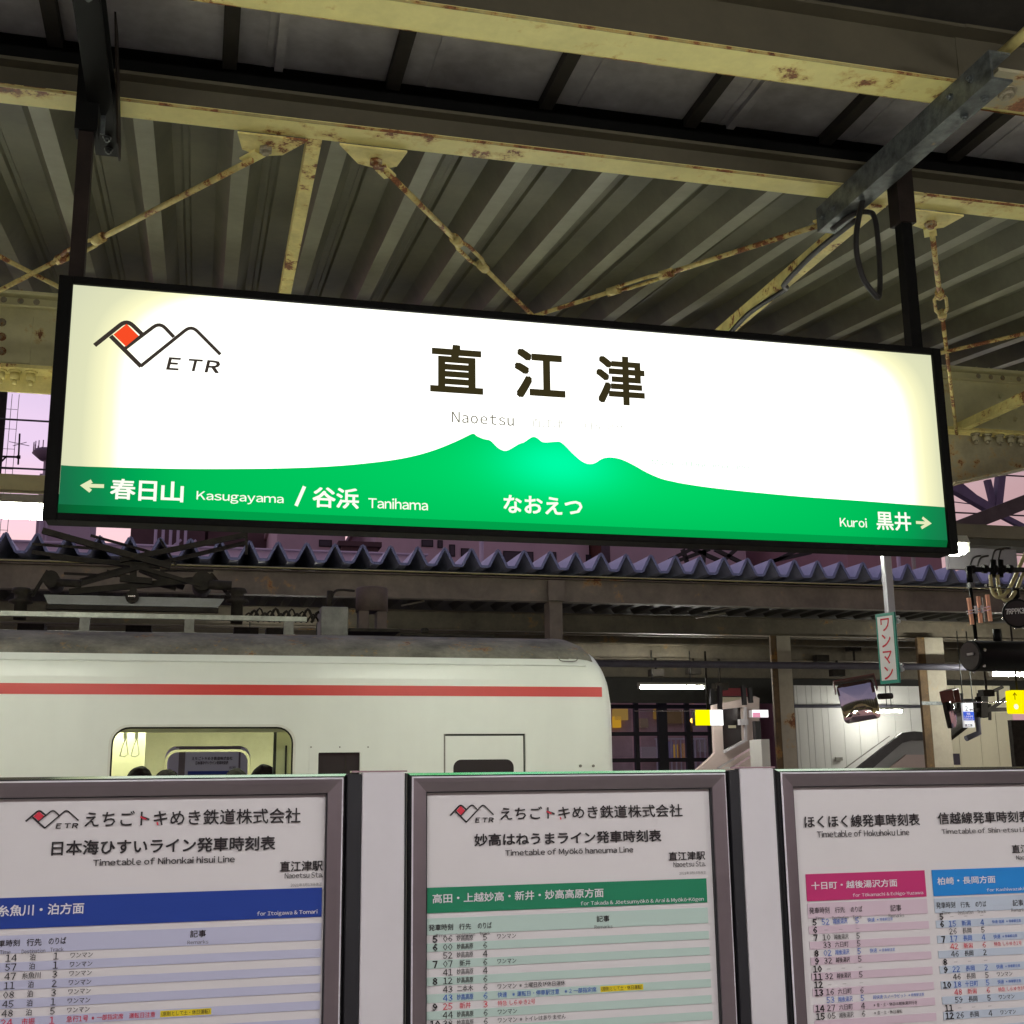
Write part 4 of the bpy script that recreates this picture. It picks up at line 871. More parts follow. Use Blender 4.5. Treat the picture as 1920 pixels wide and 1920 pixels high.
q = at(527, 1400, Y=9.05); b = MB(); b.tube([(q.x, 9.05, 0.03), (q.x, 9.05, 2.2)], .012, 8); b.build('grab_pole', m_alumb, train)
for px in (235, 256):
    q = at(px, 1380, Y=9.3); b = MB(); b.box((q.x - .012, 9.29, q.z - .02), (q.x + .012, 9.31, 2.2)); b.tube([(q.x, 9.3, q.z - .02), (q.x - .02, 9.3, q.z - .09), (q.x - .03, 9.3, q.z - .14), (q.x + .0, 9.3, q.z - .145), (q.x + .025, 9.3, q.z - .13), (q.x + .005, 9.3, q.z - .02)], .0042, 6); b.build('hanging_strap', m_strap, train)
b = MB(); b.box((-3.0, 9.75, 2.19), (2.0, 9.95, 2.208)); b.build('ceiling_light', EM('carriage_ceiling_light', (1.0, .97, .76), 34), train)
# roof equipment
q0 = at(0, 1150, Y=9.3); zr = at(300, 1152, Y=9.3).z; zr2 = at(300, 1161, Y=9.3).z; xr = at(575, 1155, Y=9.3).x
b = MB(); b.box((-3.4, 9.27, zr2), (xr, 9.31, zr)); b.build('roof_rail', m_tbar, train)
b = MB(); b.box((-3.4, 10.4, zr2), (xr, 10.44, zr)); b.build('roof_rail', m_tbar, train)
for px in (159, 355, 541): q = at(px, 1170, Y=9.3); b = MB(); b.box((q.x - .035, 9.26, 2.52), (q.x + .035, 9.32, zr2 - .001)); b.build('rail_support', m_tgrey, train)
for px in (-40, 60, 260, 460, 520): q = at(px, 1170, Y=9.9); b = MB(); b.box((q.x - .09, 9.8, 2.60), (q.x + .1, 10.0, 2.80)); b.build('roof_block', m_tdark, train)
b = MB(); b.box((-3.4, 9.42, 2.62), (.62, 9.5, 2.70)); b.build('roof_walkway', m_tdark, train)
pan = thing('pantograph', (at(248, 1130, Y=9.6).x, 9.85, 2.85), 'folded dark pantograph lying on the roof of the white carriage', 'pantograph')
def PQ(px, py, Y): p = at(px, py, Y=Y); return (p.x, p.y, p.z)
a, c = at(82, 1115, Y=9.45), at(420, 1136, Y=9.45)
b = MB(); tz, bz = a.z - .0, at(250, 1136, Y=9.45).z
b.prism([(a.x, tz), (c.x, tz), (c.x - .045, bz), (a.x + .035, bz)], 'y', 9.44, 9.47); b.build('contact_strip_guard', PM('pantograph_grey_bar', (0.25, 0.26, 0.25), .15, 8, .5), pan)
b = MB(); b.box((a.x + .02, 9.44, bz - .035), (c.x - .04, 9.5, bz - .004)); b.build('base_frame', m_tdark, pan)
b = MB(); q = at(248, 1120, Y=9.42); b.tube([(q.x, 9.42, q.z), (q.x, 9.38, q.z)], .048, 14); b.tube([(q.x, 9.38, q.z), (q.x, 9.36, q.z)], .022, 10); b.build('pivot_cap', m_tdark, pan)
b = MB(); b.box((q.x - .025, 9.352, q.z - .005), (q.x + .025, 9.359, q.z + .004)); b.build('pivot_bolt', m_alumb, pan)
arms = [((80, 995), (320, 1062), 9.6, .045), ((225, 1050), (462, 1003), 9.7, .04), ((300, 1056), (460, 1018), 10.1, .032), ((60, 1035), (250, 1062), 10.1, .03),
        ((95, 1045), (300, 1062), 9.75, .035), ((170, 1004), (300, 1040), 10.0, .02), ((200, 1072), (330, 1104), 9.8, .03), ((250, 1060), (250, 1125), 9.6, .05), ((225, 1085), (285, 1090), 9.5, .045), ((395, 1075), (430, 1118), 9.7, .025), ((90, 1070), (60, 1118), 9.7, .025), ((300, 1070), (400, 1070), 9.9, .018), ((120, 1075), (220, 1080), 9.9, .018), ((140, 1098), (262, 1064), 9.55, .03), ((262, 1064), (380, 1098), 9.55, .03), ((130, 1110), (400, 1084), 9.6, .045), ((150, 1088), (245, 1062), 9.9, .022), ((262, 1068), (345, 1102), 9.9, .04), ((60, 1020), (200, 1030), 9.8, .02), ((300, 1010), (330, 1060), 9.9, .016), ((462, 990), (462, 1040), 9.7, .02)]
for p, q, Y, w in arms:
    b = MB(); b.bar(PQ(*p, Y), PQ(*q, Y), w, w); b.build('arm', m_tdark, pan)
for px, py, r in ((104, 1090, .06), (384, 1094, .075)):
    b = MB(); q = at(px, py, Y=9.7); b.tube([(q.x - .02, 9.55, q.z), (q.x - .02, 9.95, q.z)], r, 16); b.tube([(q.x + .03, 9.56, q.z - .03), (q.x + .2, 9.56, q.z - .035)], r * .5, 10); b.build('spring_drum', m_tdark, pan)
for px in (40, 445):
    b = MB(); q = at(px, 1118, Y=9.6); prf = []
    zz = 2.70
    b.tube([(q.x, 9.6, zr - .02), (q.x, 9.6, q.z - .06), (q.x, 9.6, q.z - .05), (q.x, 9.6, q.z - .03), (q.x, 9.6, q.z - .02), (q.x, 9.6, q.z + .02), (q.x, 9.6, q.z + .03), (q.x, 9.6, q.z + .06)], [.045, .045, .085, .085, .05, .05, .075, .06], 16); b.build('insulator', m_tdark, pan)
for k in range(14):
    x = at(455 + k * 10, 1120, Y=9.9).x; b = MB(); b.tube(smooth([(x, 9.9, 2.86), (x + .05, 9.85, 2.92 + .02 * (k % 3)), (x + .1, 9.9, 2.87)], 4), .008 + .004 * (k % 2), 6); b.build('cable_loop', m_tdark, pan)
# roof boxes
q0, q1 = at(600, 1140, Y=9.8), at(650, 1186, Y=9.8)
b = MB(); b.box((q0.x, 9.7, q1.z - .04), (q1.x, 10.0, q0.z)); b.build('roof_box', m_tgrey, train, bevel=.01)
q0, q1 = at(667, 1102, Y=9.8), at(727, 1181, Y=9.8); r = (q1.x - q0.x) / 2
b = MB(); b.tube([(q0.x + r, 9.8, q1.z + .14), (q0.x + r, 9.8, q0.z - .01), (q0.x + r, 9.8, q0.z)], [r, r * .97, r * .9], 24)
for sx_ in (-1, 1): b.box((q0.x + r + sx_ * r * .55 - r * .3, 9.72, q1.z), (q0.x + r + sx_ * r * .55 + r * .3, 9.86, q1.z + .14))
b.build('roof_cylinder', PM('rusty_brown_casing', (0.085, 0.06, 0.05), .3, 8, .7), train)
b = MB(); b.box((q0.x - .06, 9.68, q1.z - .03), (q1.x + .08, 9.95, q1.z - .005)); b.build('cylinder_base', m_tdark, train)
b = MB(); b.tube(smooth([PQ(622, 1120, 9.8), PQ(628, 1109, 9.8), PQ(640, 1106, 9.8), PQ(665, 1108, 9.8)], 5), .010, 8); b.tube([PQ(617, 1140, 9.8), PQ(619, 1108, 9.8)], .025, 8); b.build('roof_pipe', m_tdark, train)
b = MB(); b.tube([PQ(790, 1184, 9.6), PQ(803, 1183, 9.6)], .02, 8); b.tube([PQ(796, 1187, 9.6), PQ(796, 1178, 9.6)], .025, 8); b.build('roof_valve', m_tdark, train)
b = MB(); a = at(750, 1186, Y=9.55); b.box((a.x, 9.5, a.z - .03), (at(925, 1186, Y=9.55).x, 9.54, a.z - .012)); b.build('roof_conduit', m_tdark, train)

# ------------------------------------------------------------ passengers
def person(x, y, yaw, label, sit=False, h=1.7):
    t = thing('person', (x, y, 0.02), label, 'person')
    V = [(0, 0, .95), (0, .0, 1.12), (0, .0, 1.30), (0, .0, 1.42), (0, -.01, 1.50), (0, -.01, 1.60), (.10, 0, .90), (.11, .0, .50), (.11, .02, .08), (.12, -.12, .04), (-.10, 0, .90), (-.11, 0, .50), (-.11, .02, .08), (-.12, -.12, .04),
         (.19, 0, 1.38), (.24, .02, 1.12), (.22, -.10, .92), (-.19, 0, 1.38), (-.24, .02, 1.12), (-.22, -.10, .92)]
    E_ = [(0, 1), (1, 2), (2, 3), (3, 4), (4, 5), (0, 6), (6, 7), (7, 8), (8, 9), (0, 10), (10, 11), (11, 12), (12, 13), (3, 14), (14, 15), (15, 16), (3, 17), (17, 18), (18, 19)]
    RR = [.15, .14, .15, .10, .055, .09, .10, .065, .045, .04, .10, .065, .045, .04, .06, .045, .035, .06, .045, .035]
    k = h / 1.7
    me = bpy.data.meshes.new('body'); me.from_pydata([(a * k, b_ * k, c * k) for a, b_, c in V], E_, []); o = bpy.data.objects.new('body', me); C.objects.link(o); me.materials.append(m_coat)
    sk = o.modifiers.new('skin', 'SKIN')
    if not me.skin_vertices: pass
    bpy.context.view_layer.update()
    for i, sv in enumerate(me.skin_vertices[0].data): sv.radius = (RR[i], RR[i]); sv.use_root = (i == 0)
    o.modifiers.new('sub', 'SUBSURF').levels = 1; o.parent = t; o['_o'] = t['_o']; t.rotation_euler.z = yaw
    bm = bmesh.new(); bmesh.ops.create_uvsphere(bm, u_segments=24, v_segments=16, radius=1)
    for v in bm.verts:
        v.co.x *= .078; v.co.y *= .095; v.co.z *= .115
        if v.co.y < -.085: v.co.y -= .012 * max(0, 1 - abs(v.co.x) / .03) * max(0, 1 - abs(v.co.z + .01) / .03)
        if v.co.z < -.04: v.co.x *= .85
    hm = bpy.data.meshes.new('head'); bm.to_mesh(hm); bm.free(); ho = bpy.data.objects.new('head', hm); C.objects.link(ho); ho.location = (0, -.01, 1.60 * k); ho.parent = t; hm.materials.append(m_skin)
    bm = bmesh.new(); bmesh.ops.create_uvsphere(bm, u_segments=36, v_segments=24, radius=1)
    for v in bm.verts:
        j = 1 + .02 * math.sin(v.co.x * 7 + v.co.y * 5) + .012 * math.sin(v.co.y * 13 + v.co.z * 9)
        v.co = Vector((v.co.x * .092 * j, v.co.y * .108 * j + .008, v.co.z * .118 * j + .012))
    bmesh.ops.delete(bm, geom=[v for v in bm.verts if v.co.z < .03 and v.co.y < -.045 or v.co.z < -.07], context='VERTS')
    hm = bpy.data.meshes.new('hair'); bm.to_mesh(hm); bm.free(); hr = bpy.data.objects.new('hair', hm); C.objects.link(hr); hr.location = ho.location; hr.parent = t; hm.materials.append(m_hair)
    s2 = hr.modifiers.new('solid', 'SOLIDIFY'); s2.thickness = .01
    return t
for px, top, Y, yaw, lab in ((263, 1437, 9.15, .3, 'dark haired head showing at the left side of the carriage window'), (314, 1443, 9.85, 1.0, 'top of a dark haired head second from the left in the carriage window'),
                             (444, 1441, 9.75, -.6, 'top of a dark haired head in front of the far window of the carriage'), (495, 1433, 9.1, 2.6, 'black haired head showing at the right side of the carriage window')):
    q = at(px, top, Y=Y); person(q.x, Y, yaw, lab, h=(q.z - .02) / (1.60 + .130) * 1.7)

# board standing on the far platform, seen through the carriage windows
q0, q1 = at(330, 1399, Y=13.9), at(466, 1399, Y=13.9)
fb = thing('timetable_board', ((q0.x + q1.x) / 2, 13.9, 0), 'timetable seen through both windows of the carriage', 'timetable board')
b = MB(); b.box((q0.x, 13.9, .5), (q1.x, 13.96, q0.z)); b.build('backing_board', m_alum, fb)
a0, a1 = at(348, 1407, Y=13.89), at(448, 1407, Y=13.89)
b = MB(); b.box((a0.x, 13.885, .6), (a1.x, 13.899, a0.z)); po = b.build('poster', PM('far_poster', (.72, .72, .72), .03, 2, .6, bump=0), fb)
b = MB(); Yp = 13.882
text_px(b, 'えちごトキめき鉄道株式会社', (360, 1419), (436, 1425), Yp, bold=.02, res=1); text_px(b, '日本海ひすいライン発車時刻表', (367, 1427), (428, 1433.5), Yp, bold=.02, res=1); text_px(b, '直江津駅', (430, 1437), (442, 1441), Yp, bold=.01, res=1)
b.build('lettering', m_ink, po, fix=False)
b = MB(); c0, c1 = at(352, 1446, Y=Yp), at(440, 1452, Y=Yp); b.box((c0.x, 13.880, c1.z), (c1.x, 13.884, c0.z)); b.build('band_print', flat('far_blue_print', (.015, .05, .3)), po)
for a, c in ((318, 336), (452, 470)):
    q0, q1 = at(a, 1402, Y=13.85), at(c, 1402, Y=13.85); b = MB(); b.box((q0.x, 13.86, .0), (q1.x, 13.9 - .001, q0.z)); b.build('side_panel', m_boardw, fb)

# ------------------------------------------------------------ canopy of the far platform
far = thing('platform_canopy', (3, 13.2, 3.57), 'old beige beamed canopy with a blue grey folded roof across the tracks', 'canopy')
ZP = (at(521.6, 1017, Y=13).x - at(187.5, 1004, Y=13).x) / 6
xk = at(187.5, 1004, Y=13).x
def zprof(x0): return [(x0 + .01, .185), (x0 + .105, 0.0), (x0 + ZP - .105, 0.0), (x0 + ZP - .01, .185), (x0 + ZP + .01, .185)]
o = None
for i in range(-14, 66):
    if i == -14:
        b = MB(); b.sheetp(zprof(xk + ZP * i), 13.0, 22.0, lambda y: 3.915, .002); o = b.build('roof_sheet', m_zig, far)
        b = MB(); pr = zprof(xk + ZP * i); n = len(pr)
        # stiffened lip along the open end of the sheet
        for j in range(n - 1):
            (x0_, z0_), (x1_, z1_) = pr[j], pr[j + 1]; dv = Vector((x1_ - x0_, z1_ - z0_)).normalized(); nn = Vector((-dv.y, dv.x)) * .014
            zb_ = 3.912
            b.hexa([(x0_ + nn.x, 12.985, zb_ + z0_ + nn.y), (x1_ + nn.x, 12.985, zb_ + z1_ + nn.y), (x1_ + nn.x, 12.999, zb_ + z1_ + nn.y), (x0_ + nn.x, 12.999, zb_ + z0_ + nn.y),
                    (x0_ - nn.x, 12.985, zb_ + z0_ - nn.y), (x1_ - nn.x, 12.985, zb_ + z1_ - nn.y), (x1_ - nn.x, 12.999, zb_ + z1_ - nn.y), (x0_ - nn.x, 12.999, zb_ + z0_ - nn.y)])
        lip = b.build('sheet_edge', m_zedge, o)
    else:
        c = o.copy(); C.objects.link(c); c.parent = far; c.location = (ZP * (i + 14), 0, 0); l2 = lip.copy(); C.objects.link(l2); l2.parent = c
FX0, FX1 = -6.0, 24.0
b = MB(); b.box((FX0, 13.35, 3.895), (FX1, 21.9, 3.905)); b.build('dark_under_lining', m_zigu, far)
for Y, z0_, z1_ in ((13.2, 3.565, 3.835), (15.8, 3.545, 3.80), (18.8, 3.50, 3.75), (21.6, 3.45, 3.72)):
    b = MB(); ibeam(b, FX0, FX1, Y - .05, Y + .08, z0_, z1_, 0, 0); b.build('roof_beam', m_obeam, far)
# corrugated soffit pieces between the first two beams
prs = [(0, .0), (.08, .0), (.14, .07), (.22, .07), (.28, 0)]
b0 = None
for i in range(100):
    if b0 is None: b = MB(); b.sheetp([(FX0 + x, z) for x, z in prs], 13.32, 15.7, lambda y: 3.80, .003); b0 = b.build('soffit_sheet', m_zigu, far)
    else: c = b0.copy(); C.objects.link(c); c.parent = far; c.location = (.28 * i, 0, 0)
q = at(1038, 1140, Y=13.25); b = MB(); b.box((q.x - .08, 13.14, 2.6), (q.x + .07, 13.36, 3.563)); b.box((q.x - .1, 13.1, 3.57), (q.x + .09, 13.148, 3.80)); b.build('column', m_obeam, far)
q = at(1463, 1300, Y=15.8)
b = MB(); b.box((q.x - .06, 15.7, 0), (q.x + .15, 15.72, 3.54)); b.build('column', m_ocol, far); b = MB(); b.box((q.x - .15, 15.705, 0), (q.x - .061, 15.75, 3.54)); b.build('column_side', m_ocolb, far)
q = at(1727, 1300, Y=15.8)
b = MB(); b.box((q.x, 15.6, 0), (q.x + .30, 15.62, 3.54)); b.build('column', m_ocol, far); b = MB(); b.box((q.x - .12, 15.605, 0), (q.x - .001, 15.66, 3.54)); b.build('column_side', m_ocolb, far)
b = MB(); zb = at(1750, 1318, Y=15.6).z; b.box((q.x - .14, 15.585, zb - .03), (q.x + .31, 15.599, zb + .02)); b.build('column_strap', m_galv, far)
b = MB(); zc = at(1727, 1290, Y=14.9); b.tube([(FX0 + 6, 14.9, at(1300, 1247, Y=14.9).z), (FX1, 14.9, at(1700, 1247, Y=14.9).z + .0)], .045, 12); tag(b.build('conduit_pipe', m_pipe, far))
b = MB()
for Y in (16.5, 17.4, 19.6, 20.4): b.box((FX0, Y, 3.60), (FX1, Y + .06, 3.70))
b.build('purlins', m_obeam, far)['kind'] = 'stuff'
b = MB(); b.box((4.5, 22.0, 3.0), (FX1 + 1, 22.1, 3.9)); b.build('fascia_board', m_zigu, far)
for px, py, Y, L in ((1392, 1136, 13.7, .5), (1360, 1150, 14.4, .4), (795, 1127, 14.2, .35)):
    q = at(px, py, Y=Y); b = MB(); b.tube([(q.x, Y, q.z), (q.x - L * .6, Y + L, q.z - .01)], .011, 6); b.build('brace', m_ocol, far)
for px, py in ((1230, 1262), (1300, 1258), (1350, 1288), (1570, 1262), (1870, 1230), (1850, 1300), (1600, 1215), (1540, 1235)):
    q = at(px, py, Y=18.5); b = MB(); b.box((q.x - .1, 18.45, q.z - .05), (q.x + .12, 18.6, q.z + .06)); b.tube([(q.x, 18.5, q.z + .06), (q.x, 18.5, 3.49)], .02, 6); b.build('junction_box', m_tdark, far)

# wires over the track
def wire(pts, r, label, cat='wire'):
    b = MB(); b.tube(pts, r, 6); return tag(b.build('overhead_wire', m_wire, None), label, cat, 'wires above the tracks')
m_wire = PM('old_copper_wire', (0.40, 0.38, 0.16), .2, 5, .5, metal=.3, bump=0)
m_wired = flat('dark_wire', (.04, .035, .03), .5)
zA = at(0, 1050.5, Y=12.3).z; zB = at(1900, 1104, Y=12.3).z
wire([(-6, 12.3, zA), (at(900, 1075, Y=12.3).x, 12.3, at(900, 1075.5, Y=12.3).z), (14, 12.3, zB)], .0085, 'yellowish contact wire running along just under the folded roof edge')
w = wire([(-6, 9.95, at(0, 1052, Y=9.95).z + .35), (14, 9.95, at(0, 1052, Y=9.95).z + .35)], .006, 'thin contact wire above the pantograph of the white carriage')
for py, lab in ((787, 'upper dark wire crossing the sky left of the name sign'), (878, 'lower dark wire crossing the sky left of the name sign')):
    q = at(30, py, Y=30); b = MB(); b.tube([(-25, 30, q.z), (60, 30, q.z)], .024, 6); tag(b.build('overhead_wire', m_wired), lab, 'wire', 'wires above the tracks')

# ------------------------------------------------------------ background buildings
def bld(name, tl, br, Y, mat, label, wins=(), depth=12, wm=None, cap=None, ph=.22):
    a, c = at(*tl, Y=Y), at(*br, Y=Y); t = thing(name, ((a.x + c.x) / 2, Y, -1.35), label, 'building', 'buildings beyond the far canopy')
    b = MB(); b.box((a.x, Y, -1.34), (c.x, Y + depth, a.z)); b.build('wall', mat, t)
    b = MB(); b.box((a.x - .15, Y - .15, a.z + .001), (c.x + .15, Y + depth + .1, a.z + ph)); b.build('parapet', cap or mat, t)
    for (x0, y0, x1, y1) in wins:
        p, q = at(x0, y0, Y=Y), at(x1, y1, Y=Y); b = MB(); b.box((p.x, Y - .05, q.z), (q.x, Y - .01, p.z)); f = b.build('window', m_mull, t)
        b = MB(); b.box((p.x + .05, Y - .07, q.z + .05), (q.x - .05, Y - .051, p.z - .05)); b.build('pane', wm or m_bwin, f)
    return t
bld('flat_roofed_building', (10, 1016), (790, 1450), 34, PM('pale_lilac_render', (.78, .70, .84), .05, .5, .8, bump=0), 'long low lilac flat roofed building just showing between the roof folds', ph=.04)
bld('apartment_building', (247, 960), (366, 1440), 52, m_bdark, 'dark red brown building behind the lilac flat roof')
bld('apartment_building', (367, 950), (520, 1440), 70, m_bdark, 'dark maroon building with pale roof scaffolding')
bld('apartment_building', (522, 940), (640, 1440), 60, m_bpink, 'plain pink grey building below the middle left of the name sign', [(598, 1012, 622, 1026)])
bld('apartment_building', (705, 940), (1115, 1440), 56, m_bpink, 'wide pink grey building with several small dark windows below the name sign', [(842, 1021, 853, 1044), (864, 1028, 880, 1044), (943, 1033, 1000, 1056), (1032, 1035, 1043, 1052), (1098, 1040, 1112, 1056), (790, 1012, 812, 1026), (820, 1013, 830, 1028)])
bld('apartment_building', (1117, 930), (1139, 1440), 55, PM('rust_red_render', (.10, .035, .02), .2, 1, .8), 'narrow rust red building between two pink grey ones')
bld('apartment_building', (1141, 930), (1420, 1440), 58, m_bpink, 'pink grey building right of the narrow rust red one')
bld('apartment_building', (1422, 930), (1580, 1440), 62, m_bpink2, 'mauve building with grey upright pipes and red braces', [(1500, 1040, 1530, 1080)])
bld('apartment_building', (1581, 930), (1800, 1440), 50, PM('salmon_pink_render', (.42, .25, .26), .08, .5, .8), 'salmon pink building behind the hanging pole')
bld('apartment_building', (640, 1024), (704, 1440), 54, m_bdark, 'low dark roofed building between the pink grey ones')
for i in range(5):
    q = at(292 + i * 14, 1000, Y=50); b = MB(); b.tube([(q.x, 50, 4), (q.x, 50, 12)], .07, 6)
    if i % 2 == 0: b.tube([(q.x, 50, 10.3), (q.x + 1.0, 50, 11.2)], .05, 6)
    tag(b.build('scaffold_pole', m_bpink2), 'thin pale upright pole in front of the dark maroon building, %s of five' % ('leftmost', 'second', 'middle', 'fourth', 'rightmost')[i], 'pole', 'poles beyond the far canopy')
for px, lab, mt in ((903, 'thin pale pole standing above a roof valley near the middle', m_bpink2), (1684, 'thin white pole seen right of the galvanised hanging pole', m_bpink2), (1712, 'thin orange brown pole near the right end of the folded roof', m_ocol), (14, 'short pale pole rising from the folded roof at the left edge', m_bpink2)):
    q = at(px, 1040, Y=24); b = MB(); b.tube([(q.x, 24, 3), (q.x, 24, at(px, 1008 if px < 100 else 985, Y=24).z)], .045, 8); tag(b.build('pole', mt), lab, 'pole')
# lattice steel beyond the right part of the roof
t = thing('steel_lattice', (16, 30, 5), 'dark lattice steelwork behind the folded roof below the right part of the sign', 'steelwork')
for a, c in (((1255, 1050), (1300, 1028)), ((1270, 1052), (1330, 1030)), ((1300, 1030), (1350, 1052)), ((1340, 1030), (1400, 1060)), ((1430, 1056), (1520, 1036)), ((1380, 1030), (1352, 1055)), ((1490, 1034), (1430, 1062)), ((1280, 1030), (1290, 1060)), ((1320, 1032), (1318, 1060))):
    b = MB(); b.bar(PQ(*a, 30), PQ(*c, 30), .10, .10); b.build('member', m_zigu, t)
# left: tall pole with ladder, antenna, platform tank
t = thing('ladder_pole', (at(0, 850, Y=38).x, 38, 0), 'dark pole with a ladder at the left edge of the picture', 'pole')
q = at(-4, 850, Y=38); b = MB(); b.tube([(q.x, 38, 2), (q.x - .0, 38, 19)], .14, 10); b.build('shaft', m_tdark, t)
for dx_ in (.22, .42):
    b = MB(); b.tube([(q.x + dx_ - .05, 38, 2), (q.x + dx_ + .05, 38, at(10, 738, Y=38).z)], .009, 5); b.build('ladder_rail', m_tdark, t)
b = MB()
for k in range(9): b.tube([(q.x + .1, 38, 9 + k * .62), (q.x + .45, 38, 9 + k * .62)], .008, 5)
b.build('rungs', m_tdark, t)
t = thing('antenna', (at(35, 870, Y=40).x, 40, at(35, 890, Y=40).z), 'thin cross shaped antenna on an arm against the pink sky', 'antenna')
q = at(35, 857, Y=40); b = MB(); b.tube([PQ(37, 813, 40), PQ(34, 871, 40)], .03, 6); b.build('mast', m_tdark, t)
for a, c in (((17, 828), (55, 836)), ((24, 836), (50, 829))): b = MB(); b.tube([PQ(*a, 40), PQ(*c, 40)], .012, 5); b.build('element', m_bpink2, t)
b = MB(); b.tube([PQ(-20, 855, 40), PQ(35, 857, 40)], .035, 6); b.tube([PQ(-6, 874, 40), PQ(12, 856, 40)], .03, 6); b.build('arm', m_tdark, t)
bm = MB(); bm.tube([(q.x - .05, 40, q.z), (q.x + .05, 40, q.z)], .06, 8); bm.build('joint', m_tdark, t)
q = at(92, 862, Y=60); r = at(92, 850, Y=60).x - at(59, 850, Y=60).x
t = thing('observation_tower', (q.x, 60, 4), 'round topped lilac tower with a railing left of the name sign', 'tower')
zt = at(92, 845, Y=60).z; zb = at(92, 863, Y=60).z
b = MB(); b.tube([(q.x, 60, zb), (q.x, 60, zb + (zt - zb) * .65), (q.x, 60, zt)], [r * .55, r, r * .85], 28); b.build('disc', PM('lilac_grey_concrete', (.25, .20, .26), .1, .5, .8), t)
b = MB(); b.tube([(q.x - r * .15, 60, 4), (q.x - r * .15, 60, zb)], .12, 12); b.tube([(q.x + r * .12, 60, 4), (q.x + r * .12, 60, zb)], .06, 12); b.build('stem', m_bpink2, t)
b = MB()
for k in range(20):
    a = 2 * math.pi * k / 20; b.tube([(q.x + r * .93 * math.cos(a), 60 + r * .93 * math.sin(a), zt - .05), (q.x + r * .93 * math.cos(a), 60 + r * .93 * math.sin(a), zt + .33)], .025, 4)
b.build('railing', m_bpink2, t)
b = MB(); zc = at(92, 884, Y=60).z; b.box((q.x - r * .55, 60.5, 3), (q.x + 2, 64, zc)); b.build('base', m_bpink2, t)
# footbridge-like truss at the right behind the sign
t = thing('overhead_gantry', (12, 15, 4.9), 'purple grey steel truss crossing the pink sky at the right of the sign', 'gantry')
YT = 24.5
mt_tr = PM('purple_grey_steel', (0.16, 0.13, 0.20), .15, 3, .6); m_trd = PM('olive_brown_steel', (.10, .085, .06), .25, 3, .7)
for a, c, wd in (((1770, 893), (1990, 838), .28), ((1775, 908), (1862, 958), .20), ((1795, 905), (1850, 950), .10), ((1851, 900), (1866, 962), .13), ((1876, 890), (1868, 962), .18), ((1868, 962), (1960, 1010), .12), ((1700, 930), (1860, 950), .02)):
    b = MB(); b.bar(PQ(*a, YT), PQ(*c, YT), wd, wd); b.build('member', mt_tr, t)
b = MB(); b.bar(PQ(1770, 1000, 22), PQ(1990, 915, 22), .22, .3); b.build('lower_chord', m_trd, t)
# dark beam with grey panel, right of the lamp
t = thing('equipment_beam', (at(1850, 1000, Y=7.9).x, 7.9, 3), 'dark olive steel beam carrying conduits at the right edge', 'beam')
a, c = at(1783, 984, Y=7.9), at(1783, 1008, Y=7.9)
b = MB(); b.box((a.x - .2, 7.85, c.z), (a.x + 2.5, 8.0, a.z)); b.build('beam', m_trd, t)
b = MB(); b.box((a.x - .1, 7.9, c.z - .05), (a.x + 2.5, 8.15, c.z - .001)); b.build('flange', m_joist, t)
# ------------------------------------------------------------ one-man sign on a hanging pole
SG = Vector(at(1641, 1152, Y=6.0)); SR = at(1676, 1147, Z=SG.z); SD = at(1649, 1283, Y=6.0).z
dirx = Vector((SR.x - SG.x, SR.y - SG.y)); ang = math.atan2(dirx.y, dirx.x); LW = dirx.length
om = thing('hanging_sign', (SG.x, SG.y, SD), 'narrow vertical white sign with green edge and red katakana on a galvanised pole', 'sign')
om.rotation_euler.z = ang
def loc(mb, nm, mt, fix=True, par=None):     # geometry given in the sign's own frame
    mb.v = [(v[0] + om['_o'][0], v[1] + om['_o'][1], v[2] + om['_o'][2]) for v in mb.v]; return mb.build(nm, mt, par or om, fix=fix)
HH = SG.z - SD
b = MB(); b.box((0, 0, 0), (LW, .012, HH)); bp_ = loc(b, 'board', flat('teal_green_enamel', (0.0, 0.24, 0.17), .35))
b = MB(); b.box((.012, -.002, .018), (LW - .013, -.0005, HH - .018)); loc(b, 'white_field', flat('white_enamel', (.70, .72, .72), .35), par=bp_)
b = MB(); ch = HH * .215
cz0 = HH - .032
for i, (c_, s0) in enumerate(zip('ワンマン', (0, .245, .50, .735))):
    zt_ = HH * (1 - .075 - s0 * .93); text_xz(b, c_, LW * .27, zt_ - HH * .185, LW * .74, zt_, -.004, bold=.012)
loc(b, 'lettering', flat('crimson_lettering', (.55, .02, .04), .4), False, par=bp_)
b = MB()
for zz in (.07, .33):
    b.tube([(LW, .02, zz), (LW + .018, .02, zz)], .009, 8); b.tube([(LW, .02, zz + .025), (LW + .016, .02, zz + .025)], .007, 8); b.box((LW * .3, .012, zz - .01), (LW + .005, .03, zz + .03))
loc(b, 'bracket', m_metal)
pq = at(1663, 1048, Y=6.03); b = MB(); b.box((pq.x - .024, 6.02, SD + .02), (pq.x + .024, 6.06, 3.70)); b.box((pq.x - .024, 6.061, 3.65), (pq.x + .024, 6.86, 3.69)); b.box((pq.x - .024, 6.83, 3.691), (pq.x + .024, 6.86, 3.796)); pole = b.build('hanging_pole', m_metal, None, bevel=.006); tag(pole, 'galvanised square pole that hangs behind the sign and holds the katakana plate', 'pole')

